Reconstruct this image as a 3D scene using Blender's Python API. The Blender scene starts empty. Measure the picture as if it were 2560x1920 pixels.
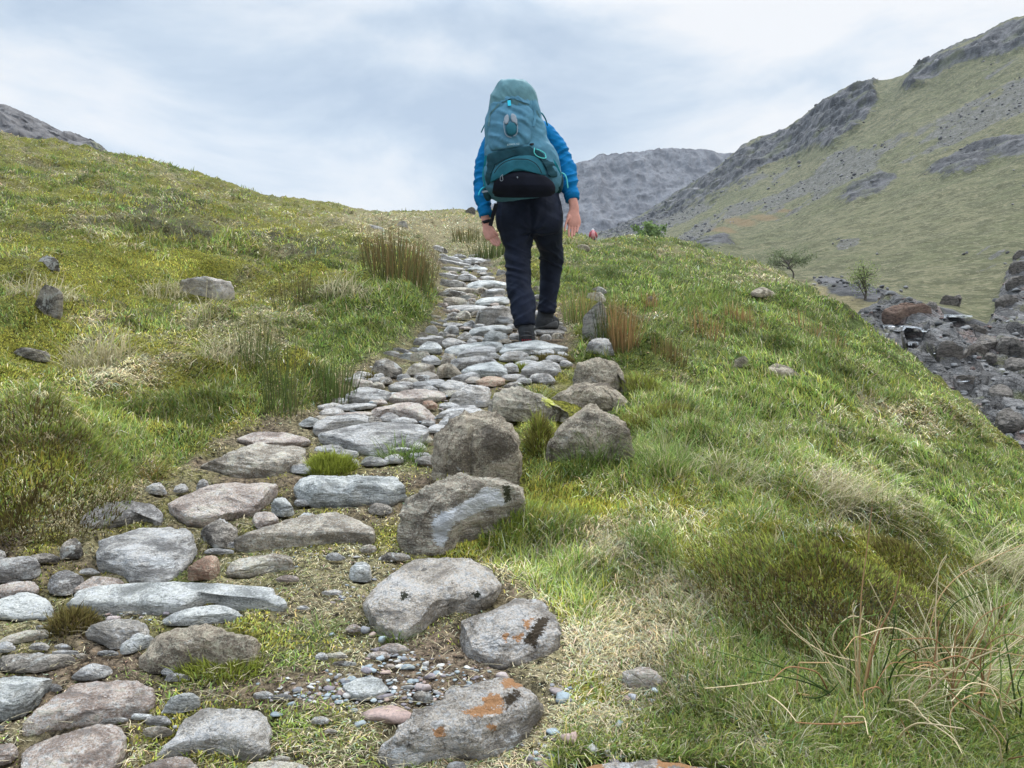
import bpy, math, random
import numpy as np
from mathutils import Vector
from mathutils.bvhtree import BVHTree
R = math.radians
S = bpy.context.scene
COL = S.collection
rng = np.random.default_rng(7)
random.seed(7)

# ------------------------------------------------------------------ camera
F, CX, CY = 1661.0, 1106.0, 829.5          # focal length and centre in photo units (2212 wide)
cam = bpy.data.objects.new('camera', bpy.data.cameras.new('camera'))
COL.objects.link(cam)
cam.data.sensor_width = 36.0
cam.data.lens = 36.0 * F / 2212.0
cam.data.clip_start = 0.02
cam.data.clip_end = 5000
cam.rotation_euler = (R(90), 0, 0)
S.camera = cam

# ------------------------------------------------------------------ sky and sun
SUN_EL, SUN_AZ = 58.0, 20.0                 # azimuth clockwise from the viewing direction
w = bpy.data.worlds.new('World'); S.world = w; w.use_nodes = True
nt = w.node_tree; nt.nodes.clear()

def nd(nt, t, ins=None, **props):
    n = nt.nodes.new(t)
    for k, v in props.items(): setattr(n, k, v)
    for k, v in (ins or {}).items():
        if isinstance(v, bpy.types.NodeSocket): nt.links.new(v, n.inputs[k])
        else: n.inputs[k].default_value = v
    return n
def mixc(nt, fac, a, b, mode='MIX'):
    n = nt.nodes.new('ShaderNodeMix'); n.data_type = 'RGBA'; n.blend_type = mode
    for i, v in ((0, fac), (6, a), (7, b)):
        if isinstance(v, bpy.types.NodeSocket): nt.links.new(v, n.inputs[i])
        else: n.inputs[i].default_value = (tuple(v) + (1,))[:4] if i else v
    return n.outputs[2]
def rng_map(nt, v, a, b, c=0.0, d=1.0, smooth=True):
    n = nd(nt, 'ShaderNodeMapRange', {0: v, 1: a, 2: b, 3: c, 4: d})
    if smooth: n.interpolation_type = 'SMOOTHSTEP'
    return n.outputs[0]
def math_n(nt, op, a, b=0.0):
    return nd(nt, 'ShaderNodeMath', {0: a, 1: b}, operation=op).outputs[0]
def noise(nt, vec, scale, detail=4.0, rough=0.55, dist=0.0):
    return nd(nt, 'ShaderNodeTexNoise', {'Vector': vec, 'Scale': scale, 'Detail': detail, 'Roughness': rough, 'Distortion': dist}).outputs['Fac']
def scaled(nt, vec, s, loc=(0, 0, 0), rot=(0, 0, 0)):
    return nd(nt, 'ShaderNodeMapping', {'Vector': vec, 'Scale': s, 'Location': loc, 'Rotation': rot}).outputs[0]

tc = nd(nt, 'ShaderNodeTexCoord')
sky = nd(nt, 'ShaderNodeTexSky', sky_type='NISHITA', sun_disc=False, sun_elevation=R(SUN_EL), sun_rotation=R(SUN_AZ), air_density=1.4, dust_density=2.0)
skyc = mixc(nt, 1.0, sky.outputs[0], (0.10, 0.10, 0.10), 'MULTIPLY')
gen = tc.outputs['Generated']
v1 = scaled(nt, gen, (1.5, 1.1, 3.6), (3.1, 0.4, 1.25), (0, R(-14), 0))
n1 = noise(nt, v1, 1.5, 8, 0.55, 0.6)
n2 = noise(nt, scaled(nt, gen, (1.2, 1.0, 3.0), (0.3, 7.4, 2.2), (0, R(-18), 0)), 3.0, 6, 0.55, 0.4)
sep = nd(nt, 'ShaderNodeSeparateXYZ', {0: gen})
# the cloud sheet: grey-blue gaps to white banks, whiter to the right
side = rng_map(nt, sep.outputs[0], -0.45, 0.55, -0.08, 0.09)
mixn = math_n(nt, 'ADD', math_n(nt, 'ADD', math_n(nt, 'MULTIPLY', n1, 0.75), math_n(nt, 'MULTIPLY', n2, 0.25)), side)
ramp = nd(nt, 'ShaderNodeValToRGB', {0: mixn})
e = ramp.color_ramp.elements
e[0].position = 0.40; e[0].color = (0.335, 0.415, 0.52, 1)
e[1].position = 0.60; e[1].color = (0.665, 0.672, 0.682, 1)
x = e.new(0.47); x.color = (0.43, 0.505, 0.59, 1)
x = e.new(0.53); x.color = (0.553, 0.598, 0.648, 1)
# overhead sky, out of view, boosted beyond a real overcast to light the ground
el = rng_map(nt, sep.outputs[2], 0.42, 0.80, 1.0, 5.4)
cl = mixc(nt, 1.0, ramp.outputs[0], (1, 1, 1), 'MULTIPLY')
vm = nd(nt, 'ShaderNodeVectorMath', {0: cl}, operation='SCALE'); nt.links.new(el, vm.inputs['Scale'])
allc = mixc(nt, 0.93, skyc, vm.outputs[0])
bg = nd(nt, 'ShaderNodeBackground', {'Color': allc, 'Strength': 1.0})
wo = nd(nt, 'ShaderNodeOutputWorld', {0: bg.outputs[0]})

sl = bpy.data.lights.new('sun', 'SUN'); sl.energy = 1.5; sl.angle = R(10); sl.color = (1, 0.96, 0.9)
so = bpy.data.objects.new('sun', sl); COL.objects.link(so)
sd = Vector((math.sin(R(SUN_AZ)) * math.cos(R(SUN_EL)), math.cos(R(SUN_AZ)) * math.cos(R(SUN_EL)), math.sin(R(SUN_EL))))
so.rotation_euler = sd.to_track_quat('Z', 'Y').to_euler()
S.view_settings.view_transform = 'Standard'; S.view_settings.look = 'None'
S.view_settings.exposure = 0.42; S.view_settings.gamma = 1.0
S.render.engine = 'CYCLES'
S.cycles.use_denoising = True
S.cycles.max_bounces = 6; S.cycles.diffuse_bounces = 3; S.cycles.transparent_max_bounces = 8
S.cycles.volume_bounces = 0

# ------------------------------------------------------------------ helpers
def tag(o, label=None, cat=None, group=None, kind=None):
    for k, v in (('label', label), ('category', cat), ('group', group), ('kind', kind)):
        if v: o[k] = v
    return o
def bp(px, py, d):
    px, py, d = np.broadcast_arrays(np.asarray(px, float), np.asarray(py, float), np.asarray(d, float))
    return np.stack([(px - CX) / F * d, d, (CY - py) / F * d], -1)
def proj(Wd):
    y = np.maximum(Wd[..., 1], 1e-3)
    return np.stack([CX + F * Wd[..., 0] / y, CY - F * Wd[..., 2] / y], -1)
def hashn(ix, iy, iz, seed):
    h = (ix.astype(np.int64) * 374761393 + iy.astype(np.int64) * 668265263 + iz.astype(np.int64) * 2147483647 + seed * 1274126177) & 0xffffffff
    h = ((h ^ (h >> 13)) * 1274126177) & 0xffffffff
    h = ((h ^ (h >> 16)) * 2246822519) & 0xffffffff
    return ((h ^ (h >> 15)) & 0xffffff) / float(0xffffff) * 2 - 1
def vnoise(p, seed=0):
    p = np.asarray(p, float); i = np.floor(p).astype(np.int64); f = p - i
    u = f * f * f * (f * (f * 6 - 15) + 10)
    r = 0
    for dx in (0, 1):
        wx = u[..., 0] if dx else 1 - u[..., 0]
        for dy in (0, 1):
            wy = u[..., 1] if dy else 1 - u[..., 1]
            for dz in (0, 1):
                wz = u[..., 2] if dz else 1 - u[..., 2]
                r = r + wx * wy * wz * hashn(i[..., 0] + dx, i[..., 1] + dy, i[..., 2] + dz, seed)
    return r
def fbm(p, oct=4, seed=0, gain=0.5, lac=2.03):
    a, s, t = 1.0, 0, 0
    p = np.asarray(p, float)
    for k in range(oct):
        s = s + a * vnoise(p, seed + k * 17); t += a; a *= gain; p = p * lac + 3.7
    return s / t
def ridged(p, oct=4, seed=0, gain=0.5):
    a, s, t = 1.0, 0, 0
    p = np.asarray(p, float)
    for k in range(oct):
        s = s + a * (1 - 2 * np.abs(vnoise(p, seed + k * 17))); t += a; a *= gain; p = p * 2.07 + 1.9
    return s / t
def sstep(x, a, b):
    t = np.clip((x - a) / (b - a), 0, 1); return t * t * (3 - 2 * t)
def pchip(xk, Y, xq):                       # monotone cubic along axis 0 of Y
    xk = np.asarray(xk, float); Y = np.asarray(Y, float)
    h = np.diff(xk); dl = np.diff(Y, axis=0) / h.reshape((-1,) + (1,) * (Y.ndim - 1))
    m = np.zeros_like(Y); m[0] = dl[0]; m[-1] = dl[-1]
    a, b = dl[:-1], dl[1:]
    m[1:-1] = np.where(a * b > 0, 2 * a * b / np.where(np.abs(a + b) < 1e-12, 1, a + b), 0)
    k = np.clip(np.searchsorted(xk, xq, side='right') - 1, 0, len(xk) - 2)
    sh = (-1,) + (1,) * (Y.ndim - 1)
    hk = h[k].reshape(sh); t = ((xq - xk[k]) / h[k]).reshape(sh)
    return ((2 * t**3 - 3 * t**2 + 1) * Y[k] + (t**3 - 2 * t**2 + t) * hk * m[k] + (-2 * t**3 + 3 * t**2) * Y[k + 1] + (t**3 - t**2) * hk * m[k + 1])
def poly_sd(P, poly):                       # signed distance, negative inside
    poly = np.asarray(poly, float); P = np.asarray(P, float)
    d = np.full(len(P), 1e18); ins = np.zeros(len(P), bool)
    for i in range(len(poly)):
        a, b = poly[i], poly[(i + 1) % len(poly)]
        e = b - a; q = P - a
        t = np.clip((q @ e) / max(e @ e, 1e-12), 0, 1)
        r = q - t[:, None] * e; d = np.minimum(d, (r * r).sum(1))
        c = ((a[1] > P[:, 1]) != (b[1] > P[:, 1])) & (P[:, 0] < (b[0] - a[0]) * (P[:, 1] - a[1]) / (b[1] - a[1] + 1e-12) + a[0])
        ins ^= c
    return np.where(ins, -1, 1) * np.sqrt(d)
def make(name, V, faces, m=None, parent=None, smooth=True, attrs=None, loc=None):
    V = np.asarray(V, float)
    me = bpy.data.meshes.new(name)
    if isinstance(faces, np.ndarray):
        n, k = faces.shape
        me.vertices.add(len(V)); me.vertices.foreach_set('co', V.astype(np.float32).ravel())
        me.loops.add(n * k); me.loops.foreach_set('vertex_index', faces.astype(np.int32).ravel())
        me.polygons.add(n); me.polygons.foreach_set('loop_start', np.arange(n, dtype=np.int32) * k)
        me.update(calc_edges=True); me.validate()
    else:
        me.from_pydata([tuple(v) for v in V], [], faces)
    if smooth: me.polygons.foreach_set('use_smooth', np.ones(len(me.polygons), bool))
    for an, av in (attrs or {}).items():
        av = np.asarray(av, np.float32)
        if av.ndim == 1:
            a = me.attributes.new(an, 'FLOAT', 'POINT'); a.data.foreach_set('value', av)
        else:
            if av.shape[1] == 3: av = np.concatenate([av, np.ones((len(av), 1), np.float32)], 1)
            a = me.attributes.new(an, 'FLOAT_COLOR', 'POINT'); a.data.foreach_set('color', av.ravel())
    if m: me.materials.append(m)
    me.update()
    o = bpy.data.objects.new(name, me); COL.objects.link(o)
    if loc is not None: o.location = loc
    if parent: o.parent = parent
    return o
def grid_faces(nr, nc, wrap=False):
    r = np.arange(nr - 1)[:, None]; c = np.arange(nc if wrap else nc - 1)[None]
    a = r * nc + c; b = r * nc + (c + 1) % nc
    return np.stack([a, b, b + nc, a + nc], -1).reshape(-1, 4)
def empty(name, loc=(0, 0, 0), rz=0):
    o = bpy.data.objects.new(name, None); COL.objects.link(o); o.location = loc; o.rotation_euler.z = rz
    o.empty_display_size = 0.1
    return o
def material(name, rough=0.8, spec=0.3):
    m = bpy.data.materials.new(name); m.use_nodes = True; nt = m.node_tree; nt.nodes.clear()
    b = nd(nt, 'ShaderNodeBsdfPrincipled', {'Roughness': rough, 'Specular IOR Level': spec})
    o = nd(nt, 'ShaderNodeOutputMaterial', {0: b.outputs[0]})
    return m, nt, b
def bump(nt, b, h, strength=0.5, dist=0.01):
    n = nd(nt, 'ShaderNodeBump', {'Height': h, 'Strength': strength, 'Distance': dist}); nt.links.new(n.outputs[0], b.inputs['Normal'])
def attr(nt, name, out='Color'):
    return nd(nt, 'ShaderNodeAttribute', attribute_name=name).outputs[out]

HAZE = 0.00028
# ------------------------------------------------------------------ the near ground
def dp(py): return 1495.0 / (py - 450.0)
GC = {
 -1400: [(2400,.75),(1659,1.3),(1350,1.8),(1000,2.3),(800,3),(600,4.5),(450,6.5),(330,9),(220,13),(130,18),(60,24),(70,30),(250,40)],
 -600: [(2400,.75),(1659,1.28),(1350,1.75),(1080,2.2),(880,2.8),(720,3.8),(580,5.5),(460,8),(350,12),(250,18),(195,25),(210,31),(330,42)],
 0: [(2400,.75),(1659,1.24),(1350,1.66),(1150,2.05),(930,2.55),(780,3.4),(650,4.8),(540,7.2),(440,11),(360,17),(305,25),(315,31),(400,42)],
 300: [(2400,.76),(1659,1.24),(1350,1.66),(1090,2.3),(950,2.75),(830,3.4),(700,4.8),(590,7),(490,11),(405,18),(350,27),(360,33),(430,45)],
 600: [(2400,.77),(1659,1.24),(1350,1.66),(1100,2.3),(940,3.05),(840,3.7),(730,4.8),(630,6.8),(545,10.5),(475,19),(436,30),(445,37),(500,50)],
 800: [(2400,.77),(1659,1.24),(1350,1.66),(1100,2.3),(950,3.0),(830,3.95),(740,4.75),(650,5.9),(570,8.5),(500,16),(458,38),(462,46),(500,60)],
 900: [(2400,.77),(1659,1.24),(1350,1.66),(1100,2.3),(950,3.0),(850,3.75),(745,5.05),(650,6.3),(580,8.3),(510,17),(460,40),(464,48),(500,60)],
 960: [(2400,.77),(1659,1.24),(1350,1.66),(1100,2.3),(950,3.0),(850,3.75),(740,5.15),(640,7.9),(570,12.5),(520,22),(460,42),(464,50),(500,62)],
 1100: [(2400,.77),(1659,1.24),(1350,1.66),(1100,2.3),(950,3.0),(850,3.75),(740,5.15),(640,7.9),(570,12.5),(520,22),(463,42),(467,55),(500,80)],
 1245: [(2400,.77),(1659,1.24),(1350,1.66),(1100,2.3),(950,3.0),(850,3.75),(740,5.2),(640,8),(580,12),(540,19),(512,32),(516,45),(540,80)],
 1288: [(2400,.77),(1659,1.245),(1350,1.665),(1100,2.3),(952,3.0),(853,3.76),(745,5.2),(652,7.9),(589,11.9),(548,18.7),(521,30),(525,45),(545,80)],
 1400: [(2400,.78),(1659,1.25),(1350,1.67),(1100,2.3),(960,3.0),(860,3.8),(760,5.2),(680,7.5),(610,11.5),(560,18),(528,28),(535,45),(560,80)],
 1600: [(2400,.79),(1659,1.26),(1350,1.70),(1110,2.37),(985,3.05),(885,3.95),(800,5.3),(725,7.4),(660,11),(612,16.5),(580,24),(590,29),(650,36)],
 1750: [(2400,.81),(1659,1.28),(1355,1.72),(1130,2.4),(1010,3.1),(915,4.1),(835,5.5),(770,7.4),(710,10.2),(662,14.5),(626,19),(640,23),(740,28)],
 1830: [(2400,.82),(1659,1.29),(1360,1.73),(1160,2.4),(1040,3.1),(950,4.1),(880,5.3),(820,7),(770,9),(730,11.5),(700,14),(720,17),(820,20)],
 2000: [(2400,.85),(1659,1.32),(1400,1.75),(1220,2.4),(1110,3.1),(1030,4),(970,5),(920,6.2),(880,7.6),(845,9.2),(817,11),(840,13),(950,15)],
 2110: [(2400,.87),(1659,1.34),(1415,1.78),(1250,2.4),(1150,3.1),(1075,3.95),(1025,4.8),(985,5.8),(950,7),(918,8.3),(890,9.7),(915,11.5),(1050,13)],
 2212: [(2400,.9),(1659,1.36),(1430,1.8),(1280,2.4),(1190,3.1),(1120,3.9),(1075,4.7),(1045,5.5),(1020,6.3),(1000,7.2),(985,8.2),(1010,9.5),(1150,11)],
 2800: [(2400,1),(1800,1.4),(1600,1.9),(1470,2.4),(1390,3),(1330,3.7),(1290,4.3),(1260,5),(1240,5.6),(1225,6.3),(1215,7),(1240,8),(1350,9)],
 3600: [(2600,1.1),(2050,1.5),(1850,1.9),(1720,2.4),(1640,2.9),(1580,3.5),(1540,4.1),(1510,4.7),(1490,5.3),(1475,6),(1465,6.6),(1490,7.5),(1600,8.5)],
}
def patch(C, nx, nr, Xlo, Xhi, dense=None):
    Xk = np.array(sorted(C)); A = np.array([C[k] for k in sorted(C)], float)      # cols x rows x 2
    A[..., 1] = np.log(A[..., 1])
    Xq = np.linspace(Xlo, Xhi, nx) if dense is None else dense
    B = pchip(Xk, A, Xq)                                                          # nx x rows x 2
    t = np.linspace(0, A.shape[1] - 1, nr)
    G = pchip(np.arange(A.shape[1]), np.swapaxes(B, 0, 1), t)                     # nr x nx x 2
    return np.broadcast_to(Xq, G.shape[:2]), G[..., 0], np.exp(G[..., 1]), t
PATH = [(-400,1250),(0,1165),(170,1110),(360,1060),(430,985),(520,935),(670,900),(735,850),(745,825),(800,775),(890,735),(930,690),(945,640),(942,600),(940,552),
        (1060,549),(1095,610),(1130,650),(1215,690),(1225,740),(1240,790),(1140,835),(1055,900),(960,1010),(890,1100),(900,1190),(1080,1240),(1215,1350),(1215,1480),(1180,1659),(1150,2500),(-400,2500)]
gx = np.unique(np.concatenate([np.linspace(-1400, -60, 60), np.linspace(-60, 2280, 560), np.linspace(2280, 3600, 60)]))
gX, gY, gD, gT = patch(GC, 0, 640, 0, 0, gx)
GW = bp(gX, gY, gD)
gsh = gX.shape
Pf = np.stack([gX.ravel(), gY.ravel()], -1)
psd = poly_sd(Pf, PATH).reshape(gsh)
pm = 1 - sstep(psd, -20, 45)                                                      # 1 on the path
dd = GW[..., 1]
p3 = GW * np.array([1, 1, 0.6])
def blob(X, Y, x0, y0, rx, ry): return np.exp(-(((X - x0) / rx) ** 2 + ((Y - y0) / ry) ** 2))
hum = (0.11 * fbm(p3 * 1.15, 3, 3) + 0.065 * ridged(p3 * 2.6, 2, 9)) * sstep(dd, 1.2, 3.5)
hum = hum + .085 * (np.abs(vnoise(p3 * 4.2 + .35 * fbm(p3 * 6, 2, 47)[..., None], 45)) - .25) * sstep(dd, 1.2, 2.5)
hum = hum + .17 * (np.abs(vnoise(p3 * 1.5, 49)) - .25) * sstep(dd, 4, 8) + 0.30 * fbm(p3 * 0.33, 2, 21) * sstep(dd, 6, 14) + 0.07 * ridged(p3 * 1.3 * np.array([1, .6, 1]), 3, 31) * sstep(dd, 7, 14)
fine = 0.012 * fbm(p3 * 9, 3, 41) + 0.02 * fbm(p3 * 4, 2, 43)
dz = hum * (1 - 0.92 * pm) + fine * (1 - 0.4 * pm)
dz = dz * (1 - sstep(gT, 10.5, 11.5))[:, None]
dz = dz * (1 - .9 * blob(gX, gT[:, None] + 0 * gX, 1286, 10, 22, 1.2))
# named mounds and hollows (photo units, height in metres)
for x0, y0, rx, ry, a in ((60,985,170,75,.17),(1790,1265,190,55,.10),(500,760,120,70,.06),(215,800,90,60,.06),(860,650,70,50,.05),(1290,1060,90,40,.05),
                          (1180,1130,120,30,.05),(60,640,110,60,.10),(370,500,120,25,.16),(560,550,110,16,.12),(180,560,140,40,.06),(880,600,60,25,.1),
                          (1480,980,90,40,.05),(1950,1180,150,40,.07),(1420,760,60,40,.06)):
    dz = dz + a * blob(gX, gY, x0, y0, rx, ry)
GW[..., 2] += dz
gV = GW.reshape(-1, 3)
gF = grid_faces(*gsh)
gbvh = BVHTree.FromPolygons(gV.tolist(), gF.tolist())
O0 = Vector((0, 0, 0))
def hit(px, py, bvh=None):
    d = Vector(((px - CX) / F, 1, (CY - py) / F)).normalized()
    h = (bvh or gbvh).ray_cast(O0, d)
    return np.array(h[0]) if h[0] is not None else None
def drop(x, y, bvh=None, z0=200):
    h = (bvh or gbvh).ray_cast(Vector((x, y, z0)), Vector((0, 0, -1)))
    return h[0].z if h[0] is not None else None

# ground cover: weights of green grass, yellow moss, straw, heather, bare soil
TC = np.array([(.135,.185,.042), (.255,.245,.036), (.40,.345,.185), (.125,.115,.062), (.15,.11,.075)])
BLOBS = [  # x, y, rx, ry, type, weight
 (70,985,170,70,1,1.2),(70,1090,170,40,3,1.3),(150,650,200,40,1,1.0),(90,740,120,60,1,.9),(330,570,220,30,1,1.0),(560,640,150,30,1,.9),(700,520,160,40,1,.5),
 (330,470,170,22,3,1.6),(560,550,130,16,3,1.9),(420,515,90,22,3,1.4),(60,620,70,50,3,1.2),(520,720,130,50,2,1.0),(230,800,90,50,2,1.0),(640,870,110,50,0,.9),(420,850,160,60,0,.6),
 (300,950,140,50,0,.7),(780,700,110,60,0,.9),(900,640,60,50,0,1.2),(250,1010,40,50,0,1.2),(640,480,90,30,1,.5),(850,490,220,30,2,1.3),(950,510,160,30,2,1.2),(1180,520,60,20,1,.5),
 (1430,600,200,50,0,1.0),(1600,680,180,60,0,1.1),(1750,780,150,50,0,1.0),(1500,640,120,20,1,.4),(1620,600,160,22,2,1.4),(1560,690,50,40,3,.7),(1900,880,160,30,2,.9),(1950,930,150,30,2,.8),
 (1640,800,70,30,3,1.1),(1800,850,150,30,0,1.0),(2000,1010,200,40,0,.6),(1500,900,180,60,0,.9),(1400,1000,120,50,0,1.1),(1450,1120,180,40,2,.9),(1600,1050,120,50,0,.8),
 (1800,1250,190,50,1,1.0),(1820,1330,190,40,3,1.7),(1300,1180,140,40,2,1.2),(1240,1165,110,22,4,1.3),(1180,1100,110,30,1,1.2),(1400,1280,150,60,2,1.2),(1350,1400,140,50,2,1.2),(1450,1500,130,40,4,1.2),
 (1340,1570,120,50,2,.9),(1650,1450,120,80,0,.7),(1900,1480,250,90,0,1.0),(2100,1550,200,90,0,1.0),(1700,1590,130,40,2,.8),(1560,1350,90,60,2,.8),(2080,1250,120,30,2,1.0),
 (720,990,50,30,1,2.2),(860,970,60,40,0,1.6),(700,1230,120,40,2,.9),(760,1420,110,50,2,1.3),(900,1450,200,60,4,1.9),(560,1500,120,40,4,1.0),(240,1400,160,40,4,.8),(1330,1540,160,40,4,.9),(760,1240,120,30,4,.6),(860,1330,60,30,0,1.2),(450,1430,90,24,3,1.5),(160,1350,60,25,4,1.5),(1000,1390,50,20,1,1.4),
 (640,1560,100,40,0,.9),(1250,1500,100,40,1,.9),(1120,1600,80,30,1,.9),(1290,780,60,30,0,1.0),(1400,830,60,40,1,1.2),(1230,890,40,60,1,1.6),(1170,770,50,16,3,1.6),(100,870,160,40,1,.7),
]
def cover(P, Wd):
    n = len(P); X, Y = P[:, 0], P[:, 1]; d = Wd[:, 1]
    path = 1 - sstep(poly_sd(P, PATH), -15, 40)
    q = Wd * np.array([1, 1, .7])
    lf = sstep(X - (1106 + 0 * Y), 200, -200)
    s = np.zeros((n, 5))
    na = [fbm(q * f, 4, 100 + i * 7, .6) for i, f in enumerate((1.1, 1.3, 1.7, .9, 2.2))]
    s[:, 0] = .62 + .28 * (1 - lf) ; s[:, 1] = .45 + .25 * lf; s[:, 2] = .30; s[:, 3] = .0; s[:, 4] = -.7
    far = sstep(d, 9, 22)
    s[:, 2] += .30 * far; s[:, 3] += .28 * far; s[:, 1] += .15 * far; s[:, 0] -= .05 * far
    nb = [fbm(q * 7.5, 2, 170 + i * 7) for i in range(5)]
    for i in range(5): s[:, i] += 1.4 * na[i] + .75 * nb[i]
    sp = np.zeros((n, 5)); sp[:, 0] = -.1; sp[:, 1] = .0; sp[:, 2] = .75; sp[:, 3] = .05; sp[:, 4] = .72
    for i in range(5): sp[:, i] += 1.6 * na[i] + .9 * nb[i]
    s = s * (1 - path[:, None]) + sp * path[:, None]
    for x0, y0, rx, ry, t, a in BLOBS: s[:, t] += a * blob(X, Y, x0, y0, rx * 1.15, ry * 1.15)
    e = np.exp(s * 3.2); return e / e.sum(1, keepdims=True), path
gw, _ = cover(Pf, gV)
gcol = gw @ (TC * np.array([[.36], [.42], [.40], [.40], [.75]]))  # dark soil tone, deepened in place of shade between the blades
mg, nt, b = material('ground_cover', 0.95, 0.1)
tco = nd(nt, 'ShaderNodeTexCoord').outputs['Object']
c = attr(nt, 'Col')
nv = rng_map(nt, noise(nt, tco, 60, 8, .8), .36, .64)
c = mixc(nt, 1.0, c, nd(nt, 'ShaderNodeValToRGB', {0: nv}).outputs[0], 'OVERLAY')
nt.links.new(c, b.inputs['Base Color'])
bump(nt, b, noise(nt, tco, 45, 6, .7), 0.9, 0.02)
ground = make('ground', gV, gF, mg, attrs={'Col': gcol}); tag(ground, kind='structure')

# ------------------------------------------------------------------ the valley side with its stream bed
HC = {
 900: [(600,120),(560,140),(545,150),(540,170),(530,190),(525,210),(520,230),(517,245),(515,260),(512,280),(512,320),(560,340)],
 1150: [(600,110),(560,130),(545,140),(540,155),(530,175),(525,195),(520,215),(515,235),(511,250),(509,265),(512,300),(560,330)],
 1291: [(600,90),(560,105),(545,115),(535,130),(528,150),(522,170),(516,190),(511,210),(507,230),(503,250),(515,290),(560,320)],
 1400: [(620,55),(580,65),(560,75),(545,88),(532,105),(520,125),(507,150),(490,175),(475,200),(457,225),(470,260),(540,290)],
 1550: [(680,28),(620,38),(590,45),(572,52),(558,62),(530,78),(495,105),(455,135),(410,165),(364,195),(375,225),(460,255)],
 1620: [(700,25),(640,32),(612,39),(597,45),(580,55),(545,70),(490,97),(430,130),(370,160),(310,185),(322,215),(420,245)],
 1700: [(720,21),(660,28),(632,33),(610,38),(588,48),(545,63),(480,90),(410,122),(345,152),(280,178),(292,205),(400,235)],
 1780: [(780,17),(700,23),(650,28),(622,33),(600,40),(545,55),(465,82),(385,112),(300,140),(220,165),(232,195),(350,220)],
 1850: [(860,13),(740,19),(675,25),(640,29),(618,35),(550,50),(460,75),(370,103),(275,130),(184,155),(196,185),(320,210)],
 1920: [(900,12),(770,17),(690,23),(652,27),(634,32),(560,46),(460,69),(360,96),(262,122),(172,148),(180,178),(310,205)],
 1960: [(930,11.5),(790,16),(700,22),(660,26),(643,30),(565,43),(460,65),(355,91),(250,118),(160,143),(172,172),(300,200)],
 2050: [(960,11),(830,15),(735,20),(685,24.5),(664,28),(580,38),(460,58),(345,84),(225,112),(110,138),(122,165),(260,195)],
 2130: [(1000,10),(890,13),(785,18),(720,22.5),(695,26),(600,34),(470,52),(340,78),(205,106),(75,135),(88,160),(230,190)],
 2212: [(1100,8.5),(960,11),(830,15.5),(755,20),(720,24),(620,31),(480,47),(330,72),(180,102),(38,132),(52,158),(200,185)],
 2700: [(1350,7),(1200,9),(1020,13),(900,17),(840,20),(700,26),(500,40),(280,62),(80,90),(-120,120),(-100,150),(100,180)],
 3500: [(1600,6),(1400,8),(1200,11),(1050,14),(950,17),(750,22),(480,34),(200,54),(-60,80),(-300,110),(-280,140),(0,170)],
}
hx = np.unique(np.concatenate([np.linspace(900, 1240, 40), np.linspace(1240, 2260, 620), np.linspace(2260, 3500, 80)]))
hX, hY, hD, hT = patch(HC, 0, 620, 0, 0, hx)
HW = bp(hX, hY, hD); hsh = hX.shape
Ph = np.stack([hX.ravel(), hY.ravel()], -1)
CRAGS = [
 [(1700,285),(1740,255),(1776,226),(1844,190),(1890,176),(1902,215),(1872,258),(1828,288),(1800,318),(1745,330),(1700,350),(1680,330)],
 [(1950,178),(1980,142),(2025,122),(2093,97),(2161,59),(2240,30),(2240,95),(2160,118),(2100,128),(2050,155),(2000,182),(1957,202)],
 [(1600,322),(1660,297),(1720,275),(1700,345),(1640,372),(1590,400),(1540,430),(1470,458),(1400,492),(1340,512),(1300,512),(1391,467),(1482,408),(1568,358)],
 [(1990,375),(2060,335),(2150,303),(2240,290),(2240,335),(2150,345),(2100,372),(2040,386)],
 [(1455,535),(1500,515),(1560,510),(1588,528),(1540,548),(1470,548)],
 [(1790,440),(1840,400),(1900,372),(1950,385),(1900,420),(1840,440)],
 [(1755,610),(1800,600),(1850,622),(1920,635),(2000,655),(2060,668),(2130,700),(2220,722),(2220,752),(2120,722),(2030,690),(1940,662),(1850,648),(1790,636)],
]
BED = [(1835,700),(1890,665),(1905,652),(1960,658),(2040,690),(2130,728),(2160,640),(2170,590),(2230,540),(2600,500),(2600,1250),(2230,1010),(2150,985),(2090,910),(2000,850),(1900,790)]
crag = np.zeros(len(Ph))
WATER = [np.array(L, float).reshape(-1, 2) * .414 + np.array([1296, 432]) for L in ([1440,640,1520,625,1600,655,1700,700,1710,745,1620,735,1530,690], [1700,590,1760,600,1830,640,1900,670,1960,660,1900,620,1800,590], [1590,755,1640,745,1670,770,1600,780], [1280,690,1300,660,1350,690,1400,730,1420,760,1370,755], [1690,820,1740,810,1760,835,1700,845], [1860,960,1920,960,1940,985,1870,985])]
watm = np.zeros(len(Ph))
for wp_ in WATER: watm = np.maximum(watm, 1 - sstep(poly_sd(Ph, wp_), 2, 9))
jit = 14 * fbm(HW.reshape(-1, 3) * .12, 4, 55, .6)
for k, cp in enumerate(CRAGS):
    s_ = poly_sd(Ph, cp) + jit * (0.35 if k in (6,) else 1.0)
    crag = np.maximum(crag, 1 - sstep(s_, -14, 10))
bed = 1 - sstep(poly_sd(Ph, BED) + .8 * jit, -10, 8)
HQ = HW.reshape(-1, 3)
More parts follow.
